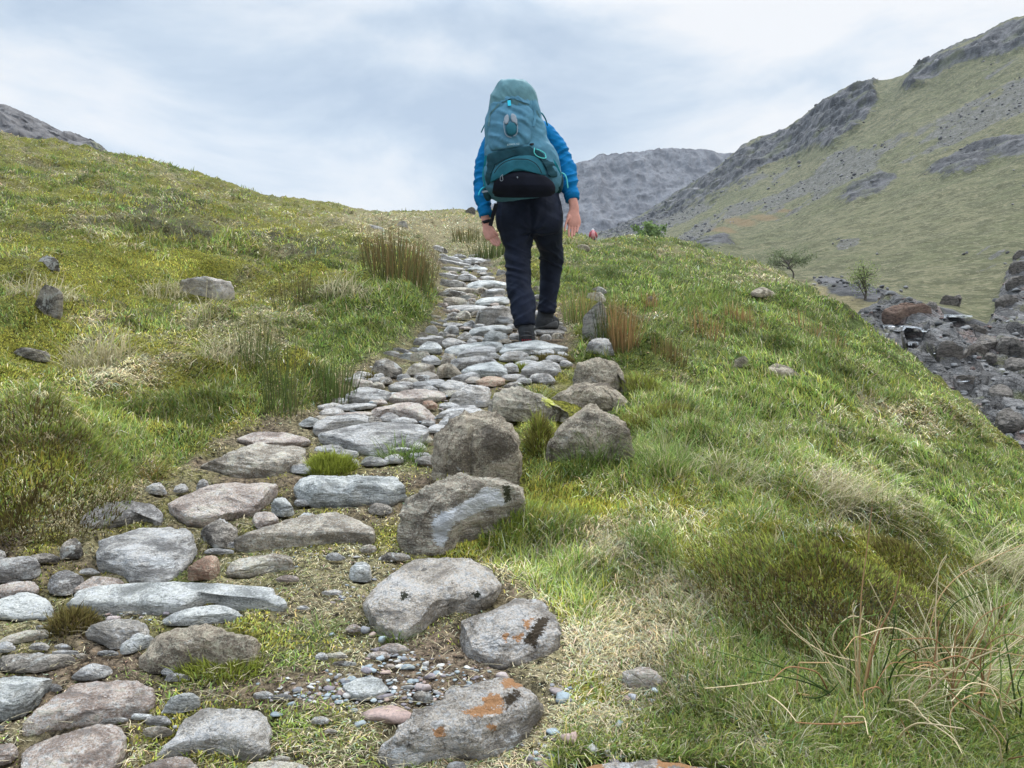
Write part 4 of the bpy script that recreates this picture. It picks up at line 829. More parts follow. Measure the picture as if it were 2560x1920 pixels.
# where stones lie, seen from above the path, nothing grows
# ground sunk round the stones, a ditch added to deepen contact shade
mk = mask.copy()
for dx, dy in ((9, 0), (-9, 0), (0, 6), (0, -6), (6, 4), (-6, 4), (6, -4), (-6, -4)): mk |= np.roll(np.roll(mask, dx, 1), dy, 0)
gp_ = proj(GW); ix = np.round(gp_[..., 0]).astype(int) - MX0; iy = np.round(gp_[..., 1]).astype(int)
inm = (ix >= 0) & (ix < 3000) & (iy >= 0) & (iy < 1900)
low = np.zeros(gsh); low[inm] = mk[iy[inm], ix[inm]]
for _ in range(2): low[1:-1, 1:-1] = .4 * low[1:-1, 1:-1] + .15 * (low[2:, 1:-1] + low[:-2, 1:-1] + low[1:-1, 2:] + low[1:-1, :-2])
GW[..., 2] -= low * np.clip(.014 * (GW[..., 1] / 2) ** .5, .012, .035)
ground.data.vertices.foreach_set('co', GW.reshape(-1, 3).astype(np.float32).ravel()); ground.data.update()
GWp = GW; gPr = proj(GW)
def quad_area(A):
    e1 = A[1:, 1:] - A[:-1, :-1]; e2 = A[1:, :-1] - A[:-1, 1:]
    return .5 * (e1[..., 0] * e2[..., 1] - e1[..., 1] * e2[..., 0])
qa = quad_area(gPr); sgn = np.sign(np.median(qa)); qa = np.maximum(qa * sgn, 0)
wa = np.linalg.norm(np.cross(GW[1:, 1:] - GW[:-1, :-1], GW[1:, :-1] - GW[:-1, 1:]), axis=-1) * .5
cX = .5 * (gPr[1:, 1:, 0] + gPr[:-1, :-1, 0]); cY = .5 * (gPr[1:, 1:, 1] + gPr[:-1, :-1, 1])
rowok = ((gT[:-1] > .7) & (gT[:-1] < 10.35))[:, None]
inb = rowok & (cX > -330) & (cX < 2540) & (cY < 1860)
prob = np.where(inb, qa + .06 * np.median(qa[inb]) , 0)
def scatter(n, extra=None):
    p = (prob if extra is None else prob * extra).ravel(); p = p / p.sum()
    k = rng.choice(len(p), n, p=p); r, c = np.divmod(k, gsh[1] - 1)
    u, v = rng.random(n)[:, None], rng.random(n)[:, None]
    W_ = (GW[r, c] * (1 - u) * (1 - v) + GW[r, c + 1] * u * (1 - v) + GW[r + 1, c] * (1 - u) * v + GW[r + 1, c + 1] * u * v)
    Pp = proj(W_); keep = ~on_stone(Pp)
    return W_[keep], Pp[keep]
BC = np.array([(.215,.29,.07), (.40,.385,.08), (.60,.53,.33), (.17,.15,.085), (.28,.22,.14)])
def pick(w):
    c = w.cumsum(1); r = rng.random(len(w))[:, None]; return (r > c).sum(1).clip(0, 4)
pxw = F * 1024 / 2212
# turf: short grass, straw and heath everywhere
W_, P_ = scatter(700000)
cw, pth = cover(P_, W_)
ty = pick(cw); d = W_[:, 1]
keep = (rng.random(len(d)) < np.where(ty == 4, .22, 1.0)) & (rng.random(len(d)) < 1 - .35 * pth * (d < 6)) 
W_, P_, ty, d, pth, cw = W_[keep], P_[keep], ty[keep], d[keep], pth[keep], cw[keep]
n = len(d)
ls = np.maximum(d / 2.0, .8) ** .42
q = W_ * np.array([1, 1, .7]) / ls[:, None]
lenn = .5 + .5 * fbm(q * 3.1, 2, 301)
base_len = np.array([.030, .0115, .034, .017, .018])[ty]
L = base_len * ls * (.25 + 1.5 * lenn ** 1.5 * 1.2) * rng.uniform(.6, 1.4, n) * (1 - .5 * pth * (d < 6)) * (1 + .35 * (1 - pth) * np.isin(ty, (0, 2)))
Wd_ = np.maximum(np.array([.0026, .0034, .0019, .0030, .0019])[ty], .80 * d / pxw) * rng.uniform(.7, 1.25, n)
az = 2 * math.pi * fbm(q * 1.7, 2, 311) * 1.3 + rng.normal(0, 1.3, n) - math.pi * .5
th0 = np.abs(rng.normal(.45, .5, n)) + np.where(ty == 2, .45, 0) + .35 * pth
th1 = th0 + rng.uniform(.2, 1.7, n) + np.where(ty == 2, .55, 0)
th0 = np.where(ty == 1, rng.uniform(0, .9, n), th0); th1 = np.where(ty == 1, th0 + .2, np.minimum(th1, 2.3))
tone = rng.uniform(.5, 1.45, (n, 1)) * (1 + .8 * fbm(W_ * np.array([2.2, 2.2, 2.2]), 3, 331))[:, None]
hue = np.stack([1 + .14 * rng.normal(size=n), np.ones(n), 1 + .15 * rng.normal(size=n)], -1)
dead = (ty == 0) & (rng.random(n) < .13); yel = (ty == 0) & (rng.random(n) < .25)
bc = BC[ty]; bc = np.where(dead[:, None], BC[2] * .8, bc); bc = np.where((yel & ~dead)[:, None], (BC[0] + BC[1]) * .55, bc)
col = bc * tone * hue
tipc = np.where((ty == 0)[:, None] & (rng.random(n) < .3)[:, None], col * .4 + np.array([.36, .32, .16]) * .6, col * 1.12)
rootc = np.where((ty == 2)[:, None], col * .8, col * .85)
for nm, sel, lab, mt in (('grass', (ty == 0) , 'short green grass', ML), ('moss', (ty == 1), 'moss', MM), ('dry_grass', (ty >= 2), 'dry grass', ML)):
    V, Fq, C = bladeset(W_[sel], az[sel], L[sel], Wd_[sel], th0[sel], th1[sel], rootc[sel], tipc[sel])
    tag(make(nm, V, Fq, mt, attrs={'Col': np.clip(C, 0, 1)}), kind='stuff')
# loose straws lying on the path and the trodden edge
W_, P_ = scatter(5200, np.where(cY > 980, 1.0, .15))
cw, pth = cover(P_, W_); k = rng.random(len(W_)) < (.15 + .85 * np.maximum(pth, cw[:, 2])); W_ = W_[k]; n = len(W_)
ls = np.maximum(W_[:, 1] / 2.0, .8) ** .5
L = rng.uniform(.015, .055, n) * ls; az = rng.uniform(0, 6.28, n)
col = np.array([.52, .45, .29]) * rng.uniform(.45, 1.15, (n, 1))
V, Fq, C = bladeset(W_ + np.array([0, 0, .012]), az, L, np.maximum(.0012, .55 * W_[:, 1] / pxw), rng.uniform(1.2, 1.55, n), rng.uniform(1.5, 1.8, n), col, col, 3, az + 1.57, .1, .3)
tag(make('loose_straw', V, Fq, ML, attrs={'Col': C}), kind='stuff')

def tuft(px, py, r, n, h, cols, tips, label, name='grass_tussock', cat='tussock', group='grass tussocks', lean=(.25, 1.3), bend=(.5, 1.9), w=.0020, wind=None, K=5, tip_start=.0, elong=1.0, dome=0.0, bvh=None, m=None, skirt=None):
    g = hit(px, py, bvh)
    if g is None: print('no hit', label); return
    d = g[1]
    a = rng.uniform(0, 6.28, n); rr = r * np.sqrt(rng.random(n))
    bx, by = rr * np.cos(a) * elong, rr * np.sin(a)
    z = np.array([(drop(g[0] + x, g[1] + y, bvh) or g[2]) for x, y in zip(bx[:60], by[:60])])
    sx = np.polyfit(bx[:60], z - g[2], 1)[0] if n >= 60 else 0
    sy = np.polyfit(by[:60], z - g[2], 1)[0] if n >= 60 else .2
    sx, sy = np.clip(sx, -.6, .6), np.clip(sy, -.2, .7)
    base = np.stack([bx, by, sx * bx + sy * by + dome * (1 - (rr / r) ** 2) * (.75 + .9 * fbm(np.stack([bx, by, 0 * bx], -1) * 9 + px, 3, 371)) - .01], -1)
    az = a + rng.normal(0, .5, n)
    if wind is not None: 
        k = rng.random(n) < wind[1]; az = np.where(k, wind[0] + rng.normal(0, .45, n), az)
    L = h * rng.uniform(.4, 1.2, n) * (1 + (.9 * (rng.random(n) < .07)) * (dome > 0)); th0 = rng.uniform(*lean, n) * (.35 + .65 * rr / r); th1 = th0 + rng.uniform(*bend, n)
    ci = rng.integers(0, len(cols), n); tone = rng.uniform(.6, 1.25, (n, 1))
    cb = np.array(cols)[ci] * tone; ct = np.array(tips)[ci % len(tips)] * tone
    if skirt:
        sk = (by - .15 * r + .35 * r * rng.normal(size=n) < -.15 * r)[:, None]; cb = np.where(sk, np.array(skirt[0])[rng.integers(0, 3, n)] * tone * .9, cb); ct = np.where(sk, np.array(skirt[1])[rng.integers(0, 2, n)] * tone * .9, ct)  # brown dead moss on the near side, its dark colour also painting shade
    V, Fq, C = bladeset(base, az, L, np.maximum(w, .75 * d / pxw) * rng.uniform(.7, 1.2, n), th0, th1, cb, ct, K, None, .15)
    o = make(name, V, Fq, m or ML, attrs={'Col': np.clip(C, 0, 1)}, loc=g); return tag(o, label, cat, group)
STR = [(.52,.455,.29), (.42,.36,.22), (.33,.30,.15)]; STT = [(.62,.55,.38), (.52,.46,.30)]
GRN = [(.13,.21,.045), (.17,.25,.06), (.10,.16,.035)]; GRT = [(.22,.30,.09), (.30,.30,.12)]
RSH = [(.07,.10,.03), (.10,.135,.04), (.13,.12,.05)]; RST = [(.23,.13,.06), (.17,.12,.05), (.12,.13,.05)]
ORG = [(.13,.14,.05), (.24,.16,.07), (.30,.19,.08)]; ORT = [(.36,.20,.085), (.40,.25,.11)]
MSS = [(.20,.24,.035), (.27,.28,.05), (.13,.17,.025)]; MST = [(.34,.36,.07), (.26,.31,.05)]
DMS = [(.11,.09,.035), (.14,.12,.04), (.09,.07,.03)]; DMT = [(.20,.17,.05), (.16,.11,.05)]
W0 = -.9     # azimuth towards the lower right
for px, py, r, n, h, c, t, lab, kw in [
 (215,790,.17,360,.25,STR+STR+GRN[:1],STT,'large swept tussock of bleached grass on the left bank',dict(wind=(-1.0,.75))),
 (500,770,.17,260,.21,STR+STR+GRN[:2],STT,'bleached tussock below the flat lichened rock',dict(wind=(-1.1,.7))),
 (350,640,.18,220,.20,STR+GRN[:1],STT,'straw tussock left of the flat lichened rock',dict(wind=(-1.2,.7))),
 (440,690,.12,180,.22,STR+GRN[:1],STT,'thin curly straw tussock under the flat lichened rock',dict(wind=(-.6,.6))),
 (740,640,.16,220,.26,STR+GRN[:1],STT,'faded tussock on the bank left of the big rushes',dict(wind=(-1.0,.6))),
 (95,640,.18,200,.19,STR+GRN[:1],STT,'straw tussock over the dark streaked outcrop',dict(wind=(-.9,.6))),
 (330,1020,.035,220,.075,GRN+[(.33,.19,.09)],[(.40,.22,.10),(.25,.22,.08)],'small red-tinted grass tuft above the whitish stone',dict(lean=(.3,1.2))),
 (245,1085,.06,120,.12,STR+GRN[:1],STT,'wispy straw tuft at the foot of the left moss mound',dict(wind=(-1.2,.6))),
 (1800,1085,.14,420,.28,STR,STT,'wide swept tussock of pale grass on the right slope',dict(wind=(-.5,.8),bend=(.8,1.8))),
 (2160,1245,.10,300,.30,STR+[(.42,.40,.2)],STT,'long arching pale tussock at the right edge',dict(wind=(-.4,.8),bend=(.8,1.8))),
 (1560,1030,.10,220,.16,STR+GRN,STT,'brownish tussock between green grass on the right slope',dict(wind=(-.5,.6))),
 (1880,1520,.07,240,.16,STR+GRN,STT+GRT,'straw and green tuft at the foot of the bent stems',dict(lean=(.1,1.2),bend=(.6,1.9))),
 (2060,1480,.08,240,.18,STR+GRN,STT+GRT,'straw tuft between the two groups of bent stems',dict(lean=(.1,1.2),bend=(.6,1.9))),
 (2150,1380,.09,300,.22,STR+STR+GRN,STT+GRT,'long dry tuft at the right edge below the arching pale tussock',dict(lean=(.1,1.1),bend=(.6,1.9))),
 (1680,1610,.05,160,.10,STR+GRN,STT+GRT,'low straw tuft near the bottom edge right of the gravel',dict(lean=(.2,1.3),bend=(.6,1.9))),
 (1310,990,.07,520,.15,GRN,GRT,'bright green grass tuft in front of the wide grey-brown boulder',dict(lean=(.0,.9))),
 (1250,1000,.05,220,.12,GRN,GRT,'smaller green grass tuft at the left foot of the wide boulder',dict(lean=(.0,.9))),
 (1440,1000,.09,300,.13,GRN+STR[:1],GRT,'green and straw tuft right of the bright green one',dict(lean=(.0,.9))),
 (1400,1170,.05,260,.09,GRN,GRT,'dark green tuft in the short turf of the right slope',dict(lean=(.1,1.))),
 (1420,1220,.05,240,.08,GRN,GRT,'low dark green tuft below the other dark tuft on the right slope',dict(lean=(.2,1.1))),
 (1610,1130,.07,240,.1,GRN,GRT,'green tuft left of the wide swept tussock',dict(lean=(.1,1.))),
 (1560,1240,.07,260,.08,GRN,GRT,'broad green tuft left of the right-hand moss mound',dict(lean=(.1,1.))),
 (1450,950,.10,260,.15,GRN+STR,GRT,'mixed tuft behind the bright green one on the right slope',dict(lean=(.1,1.))),
 (860,1370,.03,160,.06,GRN,GRT,'green tuft above the gravel left of the broad pale slab',dict(lean=(.1,1.1))),
 (690,1370,.035,200,.06,GRN,GRT,'green tuft right of the mossy brown-grey boulder',dict(lean=(.1,1.1))),
 (870,985,.06,260,.10,GRN,GRT,'green grass at the left foot of the tall domed boulder',dict(lean=(.1,.9),elong=1.5)),
 (1160,860,.05,130,.12,GRN+STR,GRT,'grass between the pale lichened slab and the yellow lichen boulder',dict(lean=(.1,.9))),
 (1290,725,.08,200,.16,GRN+STR,GRT,'soft pale tuft under the orange rush clump',dict(lean=(.1,.9))),
]:
    tuft(px, py, r, n, h, c, t, lab, **kw)
for px, py, r, n, h, c, t, lab, kw in [
 (862,588,.34,560,.34,RSH+[(.20,.15,.06)],RST,'big dark rush clump left of the path head',dict(elong=1.0)),
 (1062,556,.35,220,.36,RSH,RSH,'dark rush clump beside the left trouser leg',dict(elong=1.2)),
 (1345,752,.09,230,.32,ORG,ORT,'orange-brown rush clump beside the tall grey rock',dict()),
 (1310,745,.06,60,.34,RSH,RSH,'dark green rush stems left of the orange-brown clump',dict()),
 (1250,695,.13,150,.28,STR[1:]+RSH+GRN,ORT+GRT,'thin olive rush clump left of the tall grey rock',dict()),
 (612,880,.09,110,.30,RSH,RSH,'dark green rush tuft low on the left bank',dict()),
 (722,860,.10,150,.24,RSH+GRN[:1],RSH,'dark rush tuft where the left bank meets the path',dict()),
 (560,775,.10,70,.26,RSH,RSH,'sparse rush tuft in the middle of the left bank',dict()),
 (640,655,.16,70,.3,RSH,RST,'sparse rush tuft right of the flat lichened rock',dict()),
 (1590,690,0.16,66,0.19,ORG,ORT,'rusty tuft on the green slope, upper one',dict()),
 (1628,705,0.18,66,0.17,ORG,ORT,'rusty tuft on the green slope, right of the upper one',dict()),
 (1518,715,0.18,72,0.19,ORG,ORT,'brown tuft on the green slope nearest the path',dict()),
 (1400,660,0.10,54,0.15,ORG,ORT,'small rusty tuft on the bright green hummocks',dict()),
 (1760,725,0.28,96,0.21,STR[1:]+ORG,ORT,'wide tan tuft near the edge above the stream',dict(elong=1.5)),
 (1445,770,.11,130,.14,DMS+ORG,DMT,'dark heather tuft right of the orange-brown rushes',dict()),
 (1015,520,.5,120,.4,RSH,RST,'faint rush tuft on the crest left of the walker',dict()),
]:
    tuft(px, py, r, n, h, c, t, lab, name='rush_clump', cat='rushes', group='rush clumps', lean=(.0,.32), bend=(.0,.22), w=.0028, **kw)
for px, py, r, n, h, c, t, lab, kw in [
 (715,1012,.085,2600,.03,MSS,MST,'bright green moss cushion between two step stones',dict(dome=.07)),
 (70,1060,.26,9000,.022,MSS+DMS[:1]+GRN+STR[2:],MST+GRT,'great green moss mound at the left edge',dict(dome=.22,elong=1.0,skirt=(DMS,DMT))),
 (155,1352,.05,1100,.022,DMS,DMT,'dark brown moss patch in front of the longest slab',dict(dome=.025)),
 (475,1442,.055,1400,.022,MSS+DMS,MST,'bright moss growing under the big brown-grey boulder',dict(dome=.02,elong=1.5)),
 (1165,965,.06,900,.05,DMS+MSS,DMT+MST,'tall brown moss filling the gap between the domed and the wide boulder',dict(dome=.10,elong=.7)),
 (1110,1125,.10,1800,.022,MSS+GRN,MST,'moss spilling over the foot of the quartz boulder',dict(dome=.03,elong=1.4)),
 (800,815,.07,700,.03,DMS+MSS,DMT,'dark moss at the left margin beside the streaked stone',dict(dome=.03)),
 (1200,775,.08,900,.03,DMS,DMT,'dark brown moss strip below the slab under the boot',dict(dome=.02,elong=1.6)),
 (1128,797,.05,500,.03,MSS+DMS,MST,'small moss patch under the pale mottled stone',dict(dome=.02)),
 (1265,715,.07,600,.03,MSS+DMS,MST,'mossy bump beside the flat grey step',dict(dome=.05)),
 (1395,845,.13,1500,.035,MSS+DMS,MST+DMT,'brown-green moss bump right of the dark reddish boulder',dict(dome=.06)),
 (1400,905,.12,1300,.035,MSS+DMS,DMT+MST,'dark moss ledge right of the reddish brown boulder',dict(dome=.04,elong=1.4)),
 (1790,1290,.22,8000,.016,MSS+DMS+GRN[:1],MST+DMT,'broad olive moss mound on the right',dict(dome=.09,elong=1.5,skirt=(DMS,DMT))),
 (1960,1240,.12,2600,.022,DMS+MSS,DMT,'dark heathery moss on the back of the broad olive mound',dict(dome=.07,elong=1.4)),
 (1140,880,.05,500,.03,MSS+DMS,MST,'moss between the salmon pink stone and the boulders',dict(dome=.03)),
]:
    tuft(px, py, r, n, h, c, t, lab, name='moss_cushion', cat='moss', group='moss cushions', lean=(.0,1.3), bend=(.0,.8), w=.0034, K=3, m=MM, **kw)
# bent dead and green rush stems close to the camera on the right
def stems(name, label, px, py, lst, rad=.0018):
    g = hit(px, py); VV, FF, CC = [], [], []; nv = 0
    for _ in range(26):
        x0, y0 = px + rng.normal() * 90, py + rng.normal() * 45; a_ = rng.normal(-.1, .9); l_ = rng.uniform(70, 260); cv = rng.normal() * .7
        q_ = [(x0, y0)]
        for j in range(3): a2 = a_ + cv * j; q_.append((q_[-1][0] + math.sin(a2) * l_ / 3, q_[-1][1] - math.cos(a2) * l_ / 3))
        c_ = [T1, T2, T2, T3, G1, G2][rng.integers(6)]; lst = lst + [([(v - o) / .414 for p_ in q_ for v, o in zip(p_, (1296, 1019.5))], c_, tuple(x * 1.1 for x in c_), rng.uniform(-.1, .1))]
    for (pl, c0, c1, dz) in lst:
        P = pts('C', pl); nn = len(P); tq = np.linspace(0, nn - 1, 16); Pq = pchip(np.arange(nn), P, tq) if nn > 2 else np.stack([np.interp(tq, range(nn), P[:, i]) for i in (0, 1)], -1)
        g0 = hit(*P[0]); d0 = g0[1] if g0 is not None else g[1]
        q = bp(Pq[:, 0], Pq[:, 1], d0 + (dz * .4 - (.16 if abs(P[-1, 0] - P[0, 0]) > abs(P[-1, 1] - P[0, 1]) else .04)) * np.linspace(0, 1, 16) ** .7); q[0] = q[0] + np.array([0, 0, -.01])
        tg = np.gradient(q, axis=0); tg /= np.linalg.norm(tg, axis=1, keepdims=True)
        u = np.cross(tg, [0.1, 1, 0.05]); u /= np.linalg.norm(u, axis=1, keepdims=True); v = np.cross(tg, u)
        rr = rad * np.linspace(1.0, .45, 16) * rng.uniform(.8, 1.2)
        a = np.arange(5) / 5 * 2 * math.pi
        ring = q[:, None] + rr[:, None, None] * (np.cos(a)[None, :, None] * u[:, None] + np.sin(a)[None, :, None] * v[:, None])
        VV.append(ring.reshape(-1, 3)); FF.append(grid_faces(16, 5, True) + nv); nv += 80
        CC.append(np.repeat(np.array(c0) + (np.array(c1) - np.array(c0)) * np.linspace(0, 1, 16)[:, None], 5, 0))
    o = make(name, np.concatenate(VV) - g, np.concatenate(FF), ML, attrs={'Col': np.concatenate(CC)}, loc=g)
    return tag(o, label, 'rushes', 'rush clumps')
T1, T2, T3 = (.50,.33,.17), (.58,.47,.29), (.30,.17,.085); G1, G2 = (.05,.08,.025), (.12,.18,.05)
stems('rush_clump', 'sparse clump of bent brown and green rush stems in the right foreground', 1860, 1500, [
 ([1350,1180,1355,1000,1360,700,1400,350,1420,180], T1, T3, .1), ([1345,1180,1330,900,1318,690], T1, T2, 0), ([1350,1150,1345,900,1375,700], T2, T2, .02), ([1370,1160,1420,900,1470,750], T1, T1, .05),
 ([1375,1150,1450,850,1530,680,1570,510], T3, T3, .08), ([1300,1180,1310,1050,1300,950,1290,900], G1, G1, 0), ([1240,1180,1150,980,1020,830,905,675], G2, T2, .1), ([1240,1170,1150,1000,1080,850,1040,700], G2, G2, .1),
 ([1220,1170,1080,1080,850,970,730,890], G1, G2, .05), ([1230,1160,1050,1090,900,1060,780,1045], G1, G1, .0), ([1210,1150,950,1020,700,960,560,920], G1, G2, .08), ([1500,1000,1600,940,1700,920,1900,915,2212,960], T2, T1, .05),
 ([1450,1080,1600,1060,1800,1080,1930,1090], T2, T1, -.05), ([1500,960,1620,1020,1900,1035,2230,1030], T1, T2, .05), ([1750,1200,1760,1000,1750,760,1770,500,1810,430], T2, T2, .1), ([1720,990,1710,900,1750,700,1850,560,2000,470,2230,370], T1, T1, .25),
 ([1860,1000,1850,900,1870,800], T1, T1, .0), ([1710,1210,1850,1150,1980,1110], T2, T2, .0), ([1820,1010,1870,960,1920,860,2000,750,2150,680], T1, T3, .1), ([1650,700,1720,600,1810,440], T2, T2, .05),
 ([1200,1370,1220,1290,1240,1225], T2, T2, 0), ([1470,1200,1600,1190,1700,1290,1850,1400,1890,1470], T2, T2, -.05), ([1600,1200,1680,1300,1750,1440], T2, T1, -.05), ([1550,1400,1600,1340,1680,1310,1900,1340], T2, T2, 0),
 ([1940,1290,1910,1200,1910,1080,1840,960], G1, G1, 0), ([1480,1080,1440,960,1400,850,1380,760], G2, G2, .1), ([1500,1100,1560,900,1540,740,1520,690], G2, G2, .1), ([1620,1000,1500,760,1400,560], G2, T2, .15)])
stems('rush_clump', 'dark and tan rush stems at the right edge of the foreground', 2120, 1540, [
 ([2010,1210,2000,1000,2040,850,2150,680], G1, T3, .1), ([2110,1200,2150,1080,2230,920], T3, T1, .05), ([2190,1300,2200,1200,2180,1120,2230,1000], G1, G1, .0), ([2180,1290,2130,950,2110,850], G1, G2, .05),
 ([2100,1540,2080,1400,2020,1310], T2, T2, 0), ([2150,1480,2100,1380,2050,1320], T2, T1, 0), ([2120,1460,2130,1400,2230,1360], G1, G2, 0), ([2120,1500,2170,1490,2230,1480], T3, T3, 0), ([1980,1100,2100,950,2230,850], T2, T2, .1),
 ([1870,980,2000,940,2230,780], T1, T2, .15), ([2000,1080,2110,930,2230,840], T2, T2, .1), ([2230,760,2160,600,2100,480], G2, G2, .1), ([2090,1230,2200,1180,2230,1160], T2, T2, 0)])
# gravel and pebbles on the bare patches
def ico(sub=1):
    import bmesh
    bm = bmesh.new(); bmesh.ops.create_icosphere(bm, subdivisions=sub, radius=1); bm.verts.ensure_lookup_table()
    V = np.array([v.co[:] for v in bm.verts]); Fc = np.array([[v.index for v in f.verts] for f in bm.faces]); bm.free(); return V, Fc
IV, IF = ico(2)
def pebble_cloud(name, spots, rad, m, bvh=None, flat=.55, cols=None, emb=.3):
    VV, FF, CC = [], [], []; nv = 0
    for p, s in zip(spots, rad):
        ax = np.array([rng.uniform(.8, 1.4), rng.uniform(.7, 1.1), flat * rng.uniform(.7, 1.3)]) * s
        v = IV * (1 + .16 * vnoise(IV * 1.7 + rng.uniform(0, 99), 5) + .08 * vnoise(IV * 4 + rng.uniform(0, 99), 6))[:, None]
        for _ in range(7):
            nn = rng.normal(size=3); nn /= np.linalg.norm(nn); v = v - np.maximum(v @ nn - .62, 0)[:, None] * nn
        a = rng.uniform(0, 6.28); ca, sa = math.cos(a), math.sin(a)
        v = v * ax; v = np.stack([v[:, 0] * ca - v[:, 1] * sa, v[:, 0] * sa + v[:, 1] * ca, v[:, 2]], -1)
        VV.append(v + p + np.array([0, 0, ax[2] * (1 - 2 * emb)])); FF.append(IF + nv); nv += len(IV)
        CC.append(np.repeat((cols[rng.integers(len(cols))] * rng.uniform(.7, 1.25))[None], len(IV), 0))
    o = make(name, np.concatenate(VV), np.concatenate(FF), m, attrs={'Col': np.clip(np.concatenate(CC), 0, 1)}); return tag(o, kind='stuff')
mp, nt, b = material('gravel_stone', .9, .1)
tco = nd(nt, 'ShaderNodeTexCoord').outputs['Object']
c = mixc(nt, rng_map(nt, noise(nt, tco, 160, 4, .7), .4, .7, 0, .45), attr(nt, 'Col'), (.09,.09,.09))
nt.links.new(c, b.inputs['Base Color']); bump(nt, b, noise(nt, tco, 120, 4, .7), .6, .004)
PEBC = [np.array(c) for c in ((.30,.35,.37), (.27,.27,.28), (.36,.30,.28), (.45,.43,.40), (.40,.29,.25), (.24,.21,.22), (.34,.38,.385), (.55,.54,.51))]
PZ = [(640,1200,90,25,30),(300,1330,80,20,25),(500,1560,120,30,40),(300,1500,60,20,20),(820,1230,60,30,20),(560,1000,60,15,25),(900,880,120,40,60),(980,780,100,40,70),(1000,690,60,50,50),(1170,1190,60,20,15),(1400,1540,70,20,25),(760,1490,110,30,170),(880,1450,90,45,130),(930,1500,110,25,120),(850,1410,50,16,40),(745,1285,40,12,22),(660,1500,70,14,50),(1290,1610,90,30,90),(1240,1500,60,20,30),(1400,1500,40,16,16),(960,1560,60,12,20),
      (870,1345,40,12,14),(820,1550,40,12,24),(590,1085,30,10,8),(1000,1460,60,18,40),(1180,1640,50,10,20)]
sp, rd = [], []
for x, y, rx, ry, n in PZ:
    for _ in range(n):
        px, py = x + rng.normal() * rx * .62, y + rng.normal() * ry * .62
        if on_stone(np.array([[px, py]]))[0]: continue
        if y < 900 and poly_sd(np.array([[px, py]]), PATH)[0] > 0: continue
        h = hit(px, py)
        if h is None: continue
        sp.append(h); rd.append((.0028 if y > 950 else .006) * math.exp(rng.normal() * .55 + .45) )
pebble_cloud('gravel', sp, np.array(rd) * .85, mp, cols=[c * .82 for c in PEBC], flat=.42, emb=.42)
for (z, x, y, s, lab, ci) in [('B',545,775,.017,'round grey cobble at the left end of the gravel',1),('B',598,802,.011,'small pink cobble in the row above the gravel',4),('B',642,780,.010,'small white cobble in the row above the gravel',7),
   ('B',660,830,.012,'blue-grey cobble right of the small white one',0),('B',335,795,.011,'grey cobble left of the row above the gravel',6),('B',645,950,.010,'blue pebble on the straw in the middle of the gravel',0),('B',970,1075,.012,'purple-grey pebble right of the flat blue-grey stone',5),
   ('B',940,990,.010,'cream pebble at the upper right of the gravel',3),('B',820,1010,.014,'flat pale blue pebble in the upper gravel',6),('B',940,1150,.012,'lilac pebble in the lower gravel',2),('B',550,1085,.012,'dark pebble lying on the flat blue-grey stone',5),
   ('B',1820,1215,.020,'blue cobble right of the orange-lichened slab',0),('B',1870,1490,.020,'orange-pink stone at the lower right of the gravel',4),('B',2010,1550,.018,'tall tan pebble above the bottom edge stone',3),('B',1950,1535,.010,'white-blue pebble left of the tall tan one',6),
   ('B',1745,1590,.010,'grey-blue pebble above the bottom edge stone',0),('B',2110,1545,.012,'pale square pebble right of the tall tan one',7),('C',290,1150,.013,'pale glassy chip below the lone pink-grey pebble',6),('C',275,1205,.010,'small blue chip on the brown moss',6),
   ('C',170,1195,.014,'flat grey chip left of the small blue chip',1),('C',95,1330,.011,'blue pebble at the left of the brown moss',0)]:
    p = hit(*pts(z, [x, y])[0])
    if lab.startswith('dark pebble lying'): p = p + np.array([0, .01, .012])
    o = pebble_cloud('pebble', [np.zeros(3)], [s * .85], mp, cols=[PEBC[ci]], flat=.7, emb=.2); del o['kind']
    o.location = p; tag(o, lab, 'pebble', 'pebbles beside the path')
# scree blocks on the valley side
Pq = proj(HW.reshape(-1, 3)); hp = scree * (hD.ravel() > 30) * ((Pq[:, 0] > 1300) & (Pq[:, 0] < 2400)) + .25 * crag * (hD.ravel() > 30) + .006 * (hD.ravel() > 30) * (1 - bed) * ((Pq[:, 0] > 1400) & (Pq[:, 0] < 2300))
hp[hT.repeat(hsh[1]) > 9.9] = 0
k = rng.choice(len(hp), 2600, p=hp / hp.sum())
pebble_cloud('scree', HQ[k] + rng.normal(0, .3, (len(k), 3)) * np.array([1, 1, .1]), np.clip(HQ[k, 1] / F * np.exp(rng.normal(.05, .5, len(k))) * 1.5, .1, .9), mp, flat=.7, cols=[np.array(c) for c in ((.15,.145,.14), (.21,.20,.195), (.10,.095,.095), (.18,.17,.16))], emb=.35)
kb = rng.choice(len(hp), 700, p=(bed * (hT.repeat(hsh[1]) > .5)) / (bed * (hT.repeat(hsh[1]) > .5)).sum())
pebble_cloud('stream_rubble', HQ[kb], np.clip(HQ[kb, 1] / F * np.exp(rng.normal(.2, .5, len(kb))) * 4.0, .03, .22), mp, flat=.5, cols=[np.array(c) for c in ((.13,.125,.12), (.20,.195,.19), (.06,.06,.06), (.16,.11,.095), (.24,.235,.23))], emb=.35)
